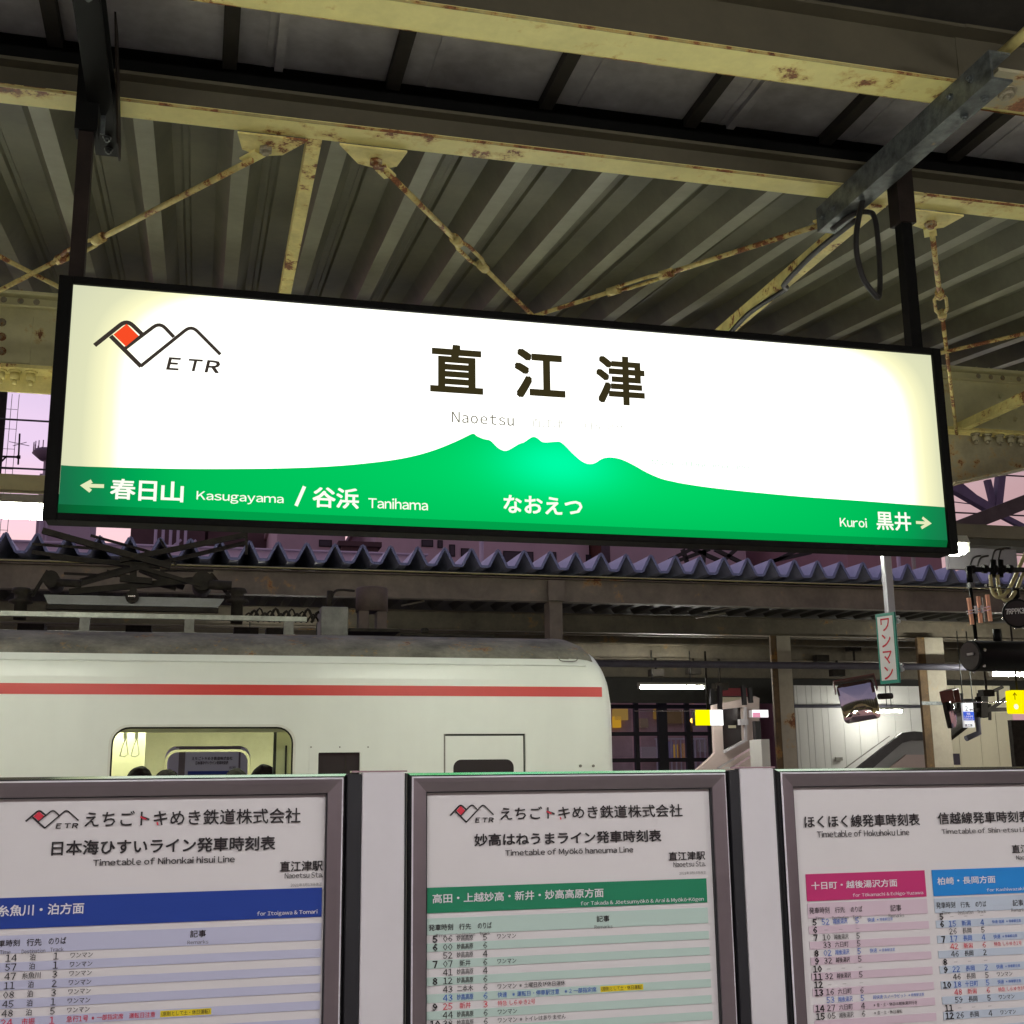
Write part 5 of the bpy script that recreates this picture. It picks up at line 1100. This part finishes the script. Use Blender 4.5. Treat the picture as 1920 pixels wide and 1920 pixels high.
# ------------------------------------------------------------ camera housings, conduits, insulator bars
def can(name, c, r, L, label, ax=(1, 0.25, .06)):
    t = thing(name, c, label, 'camera housing', 'black cylindrical housings hanging at the right edge')
    d = Vector(ax).normalized(); c = Vector(c); b = MB(); b.tube([c, c + d * .012, c + d * .02, c + d * L, c + d * (L + .02)], [r * .96, r, r * .98, r * .98, r * .8], 32); b.build('barrel', m_cam, t)
    b = MB(); b.tube([c - d * .004, c - d * .001], r * .86, 32); b.build('front_disc', flat(name + '_glass', (.035, .03, .03), .15), t)
    for k in range(6):
        a = k * math.pi / 3 + .3; u = d.cross(Vector((0, 0, 1))).normalized(); v = u.cross(d); p = c + (u * math.cos(a) + v * math.sin(a)) * r * 1.0 + d * .03
        bolt(t, p, tuple((u * math.cos(a) + v * math.sin(a))), .006, .006, m_alumb)
    b = MB(); b.tube([c + d * (L * .3) + Vector((0, 0, r * .9)), c + d * (L * .3) + Vector((0, 0, r + .06))], .02, 10); b.build('bracket', m_cam, t)
    return t, d
q = at(1819, 1230, Y=5.5)
c1, dd1 = can('camera_housing', (q.x, 5.5, q.z), .080, .62, 'long black tube shaped housing with a round glass front pointing left', (1, .12, 0.02))
b = MB(); z_ = Vector(c1['_o']); b.box((z_.x - .012, 5.46, z_.z + .002), (z_.x - .006, 5.51, z_.z + .014)); b.build('reflection_plate', flat('dull_reflection_grey', (.25, .24, .24), .3), c1)  # grey plate stands in for a reflection on the front disc
q = at(1908, 1150, Y=5.6)
c2, dd2 = can('camera_housing', (q.x, 5.6, q.z), .078, .3, 'short black round housing marked with white characters above the long tube', (.62, .78, .09))
b = MB(); zc = Vector(c2['_o']); text_xz(b, '7RPPK3', -.046, -.015, .047, .016, 0, bold=.05)
u = Vector((dd2.y, -dd2.x, 0)).normalized(); b.v = [tuple(zc + u * (v[0] - .012) + Vector((0, 0, v[2] + .012)) - dd2 * .008) for v in b.v]; b.build('lettering', flat('bright_white_paint', (.9, .9, .9), .5), c2, fix=False)
for k, (off, lab) in enumerate((((0, 0), 'beige flexible conduit hanging in a loop, the left one of two'), ((13, 3), 'beige flexible conduit hanging in a loop, the right one of two'))):
    pts = [PQ(1858 + off[0] - 1, 1078, 5.7), PQ(1859 + off[0], 1100, 5.7), PQ(1864 + off[0], 1114 + off[1], 5.68), PQ(1876 + off[0], 1120 + off[1] * 2, 5.66), PQ(1890 + off[0], 1108 + off[1], 5.66), PQ(1903 + off[0], 1082, 5.7), PQ(1915 + off[0], 1055, 5.75), PQ(1932 + off[0], 1018, 5.8)]
    b = MB(); b.tube(smooth(pts, 6), .0105, 10); tag(b.build('flexible_conduit', m_hose), lab, 'conduit', 'beige conduits at the right edge')
b = MB(); b.tube(smooth([PQ(1850, 1099, 5.6), PQ(1875, 1103, 5.6), PQ(1900, 1104, 5.6), PQ(1940, 1102, 5.6)], 4), .003, 6)
for px, py in ((1850, 1098), (1876, 1098), (1898, 1104), (1917, 1103)): q = at(px, py, Y=5.59); b.box((q.x - .006, 5.58, q.z - .006), (q.x + .006, 5.6, q.z + .006))
tag(b.build('cable_tie', m_cable), 'thin tie strap holding the two beige conduits together', 'tie')
t = thing('pipe_hanger', (at(1825, 1100, Y=5.6).x, 5.6, 3), 'dark hanging pipe with a metal clamp above the long black housing', 'pipe')
for a, c, r in (((1817, 1062), (1819, 1095), .016), ((1819, 1095), (1830, 1200), .010)):
    b = MB(); b.tube([PQ(*a, 5.6), PQ(*c, 5.6)], r, 10); b.build('pipe', m_cam, t)
b = MB(); q = at(1821, 1097, Y=5.58); b.box((q.x - .014, 5.57, q.z - .012), (q.x + .014, 5.6, q.z + .012)); b.build('clamp', m_galv, t)
b = MB(); b.tube(smooth([PQ(1807, 1110, 5.6), PQ(1810, 1106, 5.6), PQ(1818, 1106, 5.6)], 4), .003, 6); b.build('hook', m_galv, t)
b = MB(); q = at(1812, 1068, Y=5.7); b.tube([(q.x, 5.7, q.z), (at(1925, 1062, Y=5.7).x, 5.7, q.z + .01)], .014, 10); b.build('crossbar', m_cam, t)
for px_ in (1822, 1846, 1864, 1879, 1893): b = MB(); q = at(px_, 1067, Y=5.7); b.tube([(q.x - .012, 5.7, q.z), (q.x + .012, 5.7, q.z)], .024, 8); b.build('pipe_clip', m_cam, t)
for px in (1862, 1876): b = MB(); b.tube([PQ(px, 1050, 5.7), PQ(px, 1082, 5.7)], .016, 10); b.build('gland', m_cam, t)
b = MB(); b.box((at(1781, 1070, Y=6.9).x, 6.9, at(1781, 1066, Y=6.9).z), (at(1905, 1030, Y=6.9).x, 6.94, at(1781, 1026, Y=6.9).z)); tag(b.build('cable_duct', PM('grey_duct_cover', (.20, .19, .21), .15, 4, .6)), 'flat grey duct behind the cables at the right edge', 'duct')
for k, px in enumerate((1827, 1841)):
    b = MB(); b.tube(smooth([PQ(px - 8, 1062, 6.1), PQ(px - 2, 1046, 6.1), PQ(px + 12, 1042, 6.1)], 4), .006, 6); tag(b.build('small_cable', m_cable), 'thin black cable bent over the grey duct, %s' % ('nearer the lamp' if k == 0 else 'nearer the beige conduits'), 'cable')
for k, (px, a0_, a1_) in enumerate(((1868, 1044, 1032), (1880, 1044, 1030))):
    b = MB(); b.tube(smooth([PQ(px - 8, a0_ + 6, 6.0), PQ(px - 2, a1_, 6.0), PQ(px + 14, a1_ - 2, 6.0)], 4), .006, 6); tag(b.build('small_cable', m_cable), 'thin black cable rising above the beige conduits, %s' % ('the left one' if k == 0 else 'the right one'), 'cable')
t = thing('insulator_bracket', (at(1838, 1145, Y=5.5).x, 5.5, 2.4), 'small bracket with upright salmon coloured bars beside the black round housing', 'bracket')
for a, c, w in (((1816, 1121), (1823, 1171), .018), ((1834, 1118), (1839, 1168), .018), ((1851, 1115), (1857, 1165), .018)):
    b = MB(); b.bar(PQ(*a, 5.5), PQ(*c, 5.5), w, .012, up=(0, 1, 0)); b.build('bar', m_ora, t)
for a, c in (((1813, 1146), (1856, 1137)), ((1814, 1151), (1856, 1143))):
    b = MB(); b.bar(PQ(*a, 5.485), PQ(*c, 5.485), .006, .008, up=(0, 1, 0)); b.build('cross_rod', m_alumb, t)
b = MB(); b.bar(PQ(1829, 1136, 5.47), PQ(1831, 1150, 5.47), .012, .012, up=(0, 1, 0)); b.bar(PQ(1840, 1135, 5.47), PQ(1842, 1149, 5.47), .006, .012, up=(0, 1, 0)); b.build('clip', m_boardw, t)
b = MB(); b.box((at(1843, 1120, Y=5.52).x, 5.52, at(1843, 1166, Y=5.52).z), (at(1851, 1120, Y=5.52).x, 5.53, at(1843, 1120, Y=5.52).z)); b.build('back_plate', m_tgrey, t)

# ------------------------------------------------------------ mirrors on the far platform
def mirror(cpx, Y, w, h, yaw, roll, pitch, label):
    q = at(*cpx, Y=Y); t = thing('platform_mirror', tuple(q), label, 'mirror', 'square convex mirrors on the far platform'); o_ = Vector(t['_o'])
    b = MB(); n = 10; bm_pts = rrect(-w / 2, w / 2, -h / 2, h / 2, .05, 6); 
    m_back = MB(); m_back.prism(bm_pts, 'y', .015, .06); 
    cc = MB(); N = len(bm_pts); rings = [1.0, .88, .75, .62, .5, .38, .25, .12]; rm = (w * w + h * h) / 4
    fy = lambda x, z: .012 - .045 * (1 - (x * x + z * z) / rm)
    for r in rings: cc.v += [(x * r, fy(x * r, z * r), z * r) for x, z in bm_pts]
    cc.v.append((0, fy(0, 0), 0))
    for i in range(len(rings) - 1):
        for k in range(N): cc.quad([i * N + k, i * N + (k + 1) % N, (i + 1) * N + (k + 1) % N, (i + 1) * N + k], 0, True)
    for k in range(N): cc.quad([(len(rings) - 1) * N + k, (len(rings) - 1) * N + (k + 1) % N, len(cc.v) - 1], 0, True)
    hd = MB(); hd.prism([(-w / 2 - .03, h / 2 - .10), (-w / 2 - .03, h / 2 + .035), (w / 2 + .03, h / 2 + .035), (w / 2 + .03, h / 2 - .14), (w / 2 + .02, h / 2 - .14), (w / 2 + .02, h / 2 + .022), (-w / 2 - .02, h / 2 + .022), (-w / 2 - .02, h / 2 - .10)], 'y', -.10, .06)
    for mb, nm, mt in ((m_back, 'casing', m_tdark), (cc, 'mirror_face', flat('mirror_silver', (.75, .72, .68), .05, metal=1.0)), (hd, 'hood', PM('red_brown_hood', (.13, .03, .015), .3, 8, .5))):
        mb.v = [tuple(Vector(v) + o_) for v in mb.v]; mb.build(nm, mt, t)
    t.rotation_euler = (pitch, roll, yaw); return t
mirror((1610, 1314), 13.0, .42, .46, -.45, -.16, -.16, 'tilted square convex mirror with a red brown hood facing the viewer')
mirror((1784, 1331), 13.4, .34, .42, .80, -.12, -.1, 'square convex mirror turned edge-on beside the thick column')
b = MB(); q = at(1648, 1306, Y=13.1); b.tube([(q.x, 13.1, q.z), (q.x + .18, 13.12, q.z + .01)], .035, 12); tag(b.build('mirror_arm', m_tdark), 'short dark arm sticking out behind the tilted mirror', 'arm')

# ------------------------------------------------------------ far walls, stairs, glazing
def wallpanels(name, x0p, x1p, ytop, Y, seams, mt, label, zb=0):
    a, c = at(x0p, ytop, Y=Y), at(x1p, ytop, Y=Y); t = thing(name, ((a.x + c.x) / 2, Y, 0), label, 'wall')
    xs = [a.x] + [at(s, 1400, Y=Y).x for s in seams] + [c.x]
    for i in range(len(xs) - 1):
        b = MB(); b.box((xs[i] + .004, Y, zb), (xs[i + 1] - .004, Y + .04, a.z)); b.build('cladding_panel', mt, t)
    b = MB(); b.box((a.x, Y + .02, zb), (c.x, Y + .06, a.z - .01)); b.build('backing', m_tgrey, t); return t
wl = wallpanels('station_wall', 1488, 1730, 1285, 21.0, (1500, 1517, 1528, 1545, 1557, 1585, 1614, 1648, 1682, 1712), m_wallp, 'pale panelled station wall between the two columns')
wl2 = wallpanels('station_wall', 1764, 1893, 1285, 21.2, (1800, 1840, 1872), m_wallc, 'cream panelled station wall right of the thick column')
b = MB(); z_ = at(1500, 1324, Y=20.9).z; b.tube([(at(1484, 1324, Y=20.9).x, 20.9, z_), (at(1725, 1324, Y=20.9).x, 20.9, z_)], .03, 8); b.build('wall_pipe', m_pipe, wl)
q0, q1 = at(1567, 1422, Y=20.95), at(1580, 1426, Y=20.95); b = MB(); b.box((q0.x, 20.94, q1.z), (q1.x, 20.98, q0.z + .02)); b.build('small_notice', m_tgrey, wl)
# stair parapet with dark handrail
st = thing('staircase', (at(1690, 1420, Y=19).x, 19, 0), 'grey stair flank with a dark sloping handrail between the columns', 'staircase')
Y = 19.0
a = [at(*p, Y=Y) for p in ((1600, 1455), (1688, 1390), (1712, 1383), (1740, 1387), (1740, 1455))]
b = MB(); b.prism([(p.x, p.z) for p in a], 'y', Y + .05, Y + .15); b.build('flank', PM('grey_stair_flank', (.42, .44, .43), .08, 1.5, .5), st)
b = MB(); hr = [at(*p, Y=Y) for p in ((1606, 1440), (1690, 1374), (1712, 1371), (1740, 1374), (1740, 1388), (1708, 1388), (1690, 1393), (1640, 1436), (1630, 1445))]
b.prism([(p.x, p.z) for p in hr], 'y', Y - .03, Y + .045); b.build('handrail', PM('dark_grey_handrail', (.10, .105, .105), .2, 3, .45), st)
b = MB(); b.bar(PQ(1578, 1445, Y - .1), PQ(1640, 1400, Y - .1), .015); b.bar(PQ(1640, 1400, Y - .1), PQ(1668, 1380, Y - .1), .012); b.build('rail_line', m_tgrey, st)
fl = [at(*p, Y=18.9) for p in ((1668, 1440), (1700, 1415), (1740, 1415), (1740, 1455), (1668, 1455))]
b = MB(); b.prism([(p.x, p.z) for p in fl], 'y', 18.9, 18.95); b.build('lower_panel', m_wallpk, st)
# upper stair at the right
st2 = thing('staircase', (at(1840, 1380, Y=19.5).x, 19.5, 0), 'dark framed upper stair slanting over the cream wall at the right', 'staircase'); Y = 19.5
for a, c, w in (((1770, 1395), (1835, 1345), .05), ((1835, 1345), (1900, 1300), .05), ((1768, 1332), (1900, 1330), .07), ((1842, 1300), (1842, 1345), .14), ((1856, 1320), (1856, 1350), .04), ((1800, 1300), (1800, 1330), .08), ((1830, 1310), (1880, 1288), .05), ((1870, 1290), (1872, 1318), .03)):
    b = MB(); b.bar(PQ(*a, Y), PQ(*c, Y), w, w); b.build('member', m_tdark, st2)
sk = [at(*p, Y=19.6) for p in ((1770, 1310), (1838, 1310), (1838, 1343), (1770, 1394))]
b = MB(); b.prism([(p.x, p.z) for p in sk], 'y', 19.62, 19.7); b.build('side_sheet', m_tgrey, st2)
q0, q1 = at(1773, 1413, Y=20.9), at(1801, 1434, Y=20.9); b = MB(); b.box((q0.x, 20.9, q1.z), (q1.x, 20.95, q0.z)); b.build('window', m_bwin, wl2)
q = at(1812, 1372, Y=19.3); b = MB(); b.tube([(q.x + .25, 19.3, q.z + .25), (q.x + .25, 19.3, q.z - .02), (q.x - .02, 19.3, q.z - .12)], .05, 10); tag(b.build('bent_pipe', m_pipe, None), 'bent drain pipe below the blue platform number sign', 'pipe')
b = MB(); q0, q1 = at(1896, 1350, Y=18), at(1960, 1450, Y=18); b.box((q0.x, 18, q1.z), (q1.x, 18.1, q0.z)); tag(b.build('dark_booth', m_tdark), 'dark brown booth below the yellow sign at the right edge', 'booth')
# white stair enclosure with slanted window, left of the beige column
en = thing('stair_enclosure', (at(1390, 1400, Y=18).x, 18, 0), 'slanted pale pink stair enclosure with a dark trapezoid window', 'stair enclosure'); Y = 18.0
m_enc = m_wallpk
o1 = [at(*p, Y=Y) for p in ((1300, 1450), (1336, 1418), (1341, 1411), (1337, 1322), (1415, 1305), (1424, 1309), (1424, 1450))]
w1_ = [at(*p, Y=Y) for p in ((1357, 1408), (1353, 1330), (1392, 1326), (1395, 1388))]
b = MB(); plate(b, [(p.x, p.z) for p in o1], [[(p.x, p.z) for p in w1_]], Y, Y + .1); b.build('wall', m_enc, en)
b = MB(); b.prism([(p.x, p.z) for p in w1_], 'y', Y + .08, Y + .12); wn = b.build('window', m_dglass, en)
for a, c in (((1357, 1410), (1396, 1389)), ((1397, 1326), (1398, 1389))): b = MB(); b.bar(PQ(*a, Y - .02), PQ(*c, Y - .02), .04, .04); b.build('sill', m_boardw, en)
b = MB(); b.box((at(1366, 1361, Y=Y + .06).x, Y + .06, at(1366, 1365, Y=Y + .06).z), (at(1380, 1361, Y=Y + .06).x, Y + .075, at(1366, 1360, Y=Y + .06).z)); b.build('reflection_card', m_wallc, wn)
for a, c in (((1345, 1441), (1408, 1403)), ((1372, 1440), (1412, 1415))): b = MB(); b.bar(PQ(*a, Y - .15), PQ(*c, Y - .15), .03, .03); b.build('handrail', m_alumb, en)
b = MB(); b.box((at(1387, 1350, Y=Y - .1).x, Y - .12, at(1387, 1360, Y=Y).z), (at(1397, 1350, Y=Y).x, Y - .02, at(1387, 1349, Y=Y).z)); b.build('junction_box', m_boardw, en)
q0, q1 = at(1353, 1290, Y=20.5), at(1410, 1305, Y=20.5); b = MB(); b.box((q0.x, 20.5, q1.z), (q1.x, 20.6, q0.z)); b.build('red_fascia', PM('dull_red_board', (.30, .05, .06), .15, 2, .6), en)
q0, q1 = at(1353, 1307, Y=20.4), at(1412, 1318, Y=20.4); b = MB(); b.box((q0.x, 20.4, q1.z), (q1.x, 20.5, q0.z)); b.build('cream_fascia', m_wallc, en)
b = MB()
for a, c in (((1350, 1286), (1350, 1330)), ((1393, 1286), (1396, 1322)), ((1335, 1292), (1335, 1320)), ((1405, 1290), (1408, 1318))): b.bar(PQ(*a, 17.5), PQ(*c, 17.5), .06, .06)
b.build('posts', m_mull, en)['kind'] = 'stuff'
# pale box and dark objects right of the enclosure
q0, q1 = at(1427, 1386, Y=17), at(1446, 1450, Y=17); b = MB(); b.box((q0.x, 17, 0), (q1.x, 17.4, q0.z)); tag(b.build('vending_machine', m_wallp), 'pale green white cabinet left of the beige column', 'cabinet')
q0 = at(1416, 1352, Y=17.2); t = thing('bracket_sign', tuple(q0), 'dark framed sign hanging between the enclosure and the beige column', 'sign')
b = MB(); b.box((q0.x, 17.2, at(1418, 1425, Y=17.2).z), (at(1426, 1352, Y=17.2).x, 17.3, q0.z)); b.build('frame', m_mull, t)
b = MB(); b.box((at(1418, 1400, Y=17.18).x, 17.17, at(1418, 1420, Y=17.2).z), (at(1424, 1400, Y=17.18).x, 17.198, at(1418, 1402, Y=17.2).z)); b.build('face', m_bpink2, t)
q0, q1 = at(1411, 1331, Y=17.3), at(1441, 1345, Y=17.3); t = thing('lit_sign', tuple(q0), 'white lit sign box half hidden behind the beige column', 'sign')
b = MB(); b.box((q0.x, 17.32, q1.z), (q1.x, 17.45, q0.z)); b.build('box', m_boardw, t); b = MB(); b.box((q0.x, 17.3, q1.z), (q1.x, 17.319, q0.z)); b.build('face', EM('lit_sign_white', (1, .97, .98), 1.3), t)
b = MB(); b.box((q0.x + .0, 17.29, q1.z), (q0.x + .12, 17.299, q1.z + .07)); b.build('pink_print', EM('lit_sign_pink', (.9, .35, .5), .9), t)
# glazed wall with street lights behind
gw = thing('glazed_wall', (at(1250, 1400, Y=24).x, 24, 0), 'dark mullioned glass wall with orange lit rooms behind, right of the train', 'window wall'); Y = 24.0
xs = [at(px, 1400, Y=Y).x for px in (1100, 1194, 1243, 1290, 1338)]
zs = [at(1250, py, Y=Y).z for py in (1300, 1325, 1376, 1425, 1470)]
for i, x in enumerate(xs):
    w = .045 if i in (0, 1, 3) else .10
    b = MB(); b.box((x - w, Y - .05, .0), (x + w, Y + .05, zs[0])); b.build('mullion', m_mull, gw)
for z in zs[1:4]: b = MB(); b.box((xs[0], Y - .045, z - .04), (xs[-1], Y + .045, z + .04)); b.build('transom', m_mull, gw)
for i in range(4):
    for j in range(4):
        b = MB(); b.box((xs[i] + .1, Y - .005, zs[j + 1] + .06), (xs[i + 1] - .1, Y + .005, zs[j] - .06)); b.build('pane', m_glass, gw)
rb = thing('room_behind_glass', (at(1250, 1400, Y=30).x, 30, 0), 'dim shop front with orange lit windows seen through the glazed wall', 'building')
a, c = at(1060, 1290, Y=30), at(1420, 1290, Y=30); b = MB(); b.box((a.x, 30, -.5), (c.x, 30.2, 7)); b.build('wall', PM('dim_brown_wall', (.5, .34, .35), .3, .8, .8, bump=0), rb)
for (x0_, y0_, x1_, y1_, col, s) in ((1152, 1329, 1178, 1350, (1, .55, .15), .45), (1152, 1343, 1165, 1364, (1, .48, .04), .9), (1229, 1329, 1241, 1348, (.9, .45, .12), .30), (1246, 1331, 1290, 1356, (.75, .42, .24), .13), (1200, 1347, 1216, 1364, (.8, .5, .4), .16), (1265, 1396, 1272, 1420, (1, .5, .12), .35), (1280, 1394, 1290, 1424, (.85, .4, .2), .25), (1251, 1390, 1263, 1424, (.5, .35, .7), .18), (1204, 1400, 1240, 1424, (.55, .38, .5), .26), (1298, 1386, 1306, 1424, (.5, .4, .6), .2), (1312, 1386, 1326, 1410, (.55, .38, .48), .2)):
    p, q = at(x0_, y0_, Y=29.8), at(x1_, y1_, Y=29.8); b = MB(); b.box((p.x, 29.8, q.z), (q.x, 29.98, p.z)); b.build('lit_window', EM('lit_window_%d' % x0_, col, s * .55), rb)
b = MB()
for px in range(1230, 1322, 9): q = at(px, 1384, Y=29); b.box((q.x, 29, 1.3), (q.x + .03, 29.03, q.z))
q0, q1 = at(1228, 1384, Y=29), at(1322, 1384, Y=29); b.box((q0.x, 28.99, q0.z - .04), (q1.x, 29.04, q0.z)); b.build('fence_rail', m_bpink2, rb)
q = at(1299, 1351, Y=27); t = thing('street_light', tuple(q), 'small glowing orange street light left of the yellow and white lit sign', 'street light')
bm_ = MB(); bm_.tube([(q.x - .05, 27, q.z), (q.x - .02, 27, q.z + .0), (q.x + .02, 27, q.z), (q.x + .05, 27, q.z)], [.03, .06, .06, .03], 12); bm_.build('bulb', EM('orange_bulb', (1, .42, .06), 6), t); bm_ = MB(); bm_.tube([(q.x, 27.1, 0), (q.x, 27.1, q.z)], .03, 6); bm_.build('post', m_tdark, t)
# yellow and white lit sign, and the yellow sign at the right edge
Y = 16.5
t = thing('lit_direction_sign', tuple(at(1330, 1345, Y=Y)), 'small lit sign box, left half yellow and right half white', 'sign')
p0, p1, p2 = at(1304, 1333, Y=Y), at(1331, 1331, Y=Y), at(1355, 1330, Y=Y); zb_ = at(1330, 1360, Y=Y).z
b = MB(); b.box((p0.x, Y + .02, zb_), (p2.x, Y + .14, p1.z)); b.build('box', m_tdark, t)
b = MB(); b.box((p0.x, Y, zb_), (p1.x, Y + .019, p1.z)); b.build('yellow_face', EM('lit_yellow', (1.0, .92, .0), 1.15), t)
b = MB(); b.box((p1.x, Y, zb_), (p2.x, Y + .019, p1.z)); b.build('white_face', EM('lit_white', (1, 1, 1), 1.7), t)
b = MB(); b.tube([(p1.x, Y + .08, p1.z), (p1.x, Y + .08, 3.4)], .015, 6); b.build('stem', m_tdark, t)
t = thing('lit_exit_sign', tuple(at(1906, 1315, Y=12.5)), 'yellow lit sign with an upward arrow, cut by the right edge', 'sign'); Y = 13.0
p0, p1 = at(1894, 1294, Y=Y), at(1960, 1338, Y=Y)
b = MB(); plate(b, rrect(p0.x, p1.x, p1.z, p0.z, .02, 3), [], Y, Y + .1); yp = b.build('face', EM('lit_yellow_plate', (1.0, .87, .0), 1.05), t)
b = MB(); ribbon(b, [(at(*q, Y=Y).x, at(*q, Y=Y).z) for q in ((1903, 1312), (1902, 1300))], .012, Y - .003); ribbon(b, [(at(*q, Y=Y).x, at(*q, Y=Y).z) for q in ((1899, 1304), (1902, 1299.5), (1906, 1304))], .012, Y - .003); b.build('arrow', EM('arrow_print', (.25, .18, 0), 1), yp, fix=False)
b = MB(); q = at(1905, 1325, Y=Y); b.tube([(q.x, Y - .004, q.z), (q.x, Y - .002, q.z)], .032, 12); b.build('pictogram', EM('pictogram_white', (1, 1, .75), 1), yp)
b = MB(); q = at(1912, 1294, Y=Y); b.tube([(q.x, Y + .05, q.z), (q.x, Y + .05, 3.88)], .012, 6); b.build('stem', m_tdark, t)
# platform number sign with a blue field
Y = 14.5; t = thing('platform_number_sign', tuple(at(1816, 1341, Y=Y)), 'small white and blue hanging sign numbered 2', 'sign')
p0, p1 = at(1804, 1318, Y=Y), at(1828, 1364, Y=Y); zm0, zm1 = at(1816, 1334.5, Y=Y).z, at(1816, 1350.5, Y=Y).z
b = MB(); b.box((p0.x, Y, p1.z), (p1.x, Y + .03, p0.z)); pl_ = b.build('plate', flat('white_lit_plate', (.75, .78, .82), .4, emit=.35), t)
b = MB(); b.box((p0.x, Y - .004, zm1), (p1.x, Y - .0005, zm0)); b.build('blue_field', flat('blue_field', (.02, .08, .55), .4, emit=.35), pl_)
b = MB(); text_px(b, '2', (1809.5, 1324), (1815, 1333), Y - .006); text_px(b, '番線', (1817.5, 1328.5), (1824.5, 1332.5), Y - .006, bold=.02); text_px(b, '直江津', (1809, 1357.5), (1823.5, 1362.5), Y - .006, bold=.02); b.build('black_lettering', m_ink, pl_, fix=False)
b = MB(); text_px(b, '特急', (1812.5, 1336), (1819.5, 1340.5), Y - .006, bold=.03); text_px(b, 'しらゆき号', (1808, 1341.5), (1824.5, 1345.5), Y - .006, bold=.03); text_px(b, '自由席のりば', (1807.5, 1346.5), (1825, 1349.8), Y - .006, bold=.03); b.build('white_lettering', m_inkw, pl_, fix=False)
for px in (1807, 1825): b = MB(); q = at(px, 1317, Y=Y); b.tube([(q.x, Y + .015, q.z), (q.x, Y + .015, 3.5)], .007, 6); b.build('hanger', m_galv, t)
b = MB(); z_ = at(1840, 1316.5, Y=14.3).z; b.tube([(at(1770, 1316, Y=14.3).x, 14.3, z_), (14, 14.3, z_)], .007, 6); tag(b.build('sign_wire', m_alumb), 'thin bright wire stretched level with the top of the blue sign', 'wire')
b = MB(); z_ = at(1240, 1333, Y=16).z; b.tube([(at(1190, 1333, Y=16).x, 16, z_), (at(1304, 1333, Y=16).x, 16, z_)], .006, 6); tag(b.build('sign_wire', m_alumb), 'thin bright wire running to the yellow and white lit sign', 'wire')
# far lamps
G3 = 'fluorescent lamps under the far canopy'
def farlamp(x0p, x1p, py, Y, lab):
    a, c = at(x0p, py, Y=Y), at(x1p, py, Y=Y); z = (a.z + c.z) / 2; return lamp(a.x, c.x, Y, z, lab, G3, tube=m_tubef, two=False, hz=.04, roof=3.5, w=.05)
farlamp(1200, 1318, 1289.5, 17.5, 'bright lamp right of the carriage end, left of the lit yellow sign')
farlamp(1860, 1990, 1266, 14.2, 'bright lamp below the long black housing at the right edge')
farlamp(1645, 1690, 1334, 20.2, 'short bright lamp right of the tilted mirror')
q = at(1960, 1300, Y=18.6); lamp(q.x, q.x + 1.2, 18.6, 3.1, 'added lamp over the far platform just beyond the right border', 'added fluorescent lamps over the far platform out of view', tube=m_tubef, two=False, roof=3.5)  # unseen lamp, added to light the cream wall
lamp(-4.5, -3.3, 15.0, 3.25, 'lamp under the far canopy hidden by the train, left one', 'fluorescent lamps over the far platform hidden by the train', tube=m_tubeh, two=False, roof=3.5)
lamp(.4, 1.6, 15.0, 3.25, 'lamp under the far canopy hidden by the train, middle one', 'fluorescent lamps over the far platform hidden by the train', tube=m_tubeh, two=False, roof=3.5)
for o in bpy.data.objects:
    if '_o' in o.keys(): del o['_o']
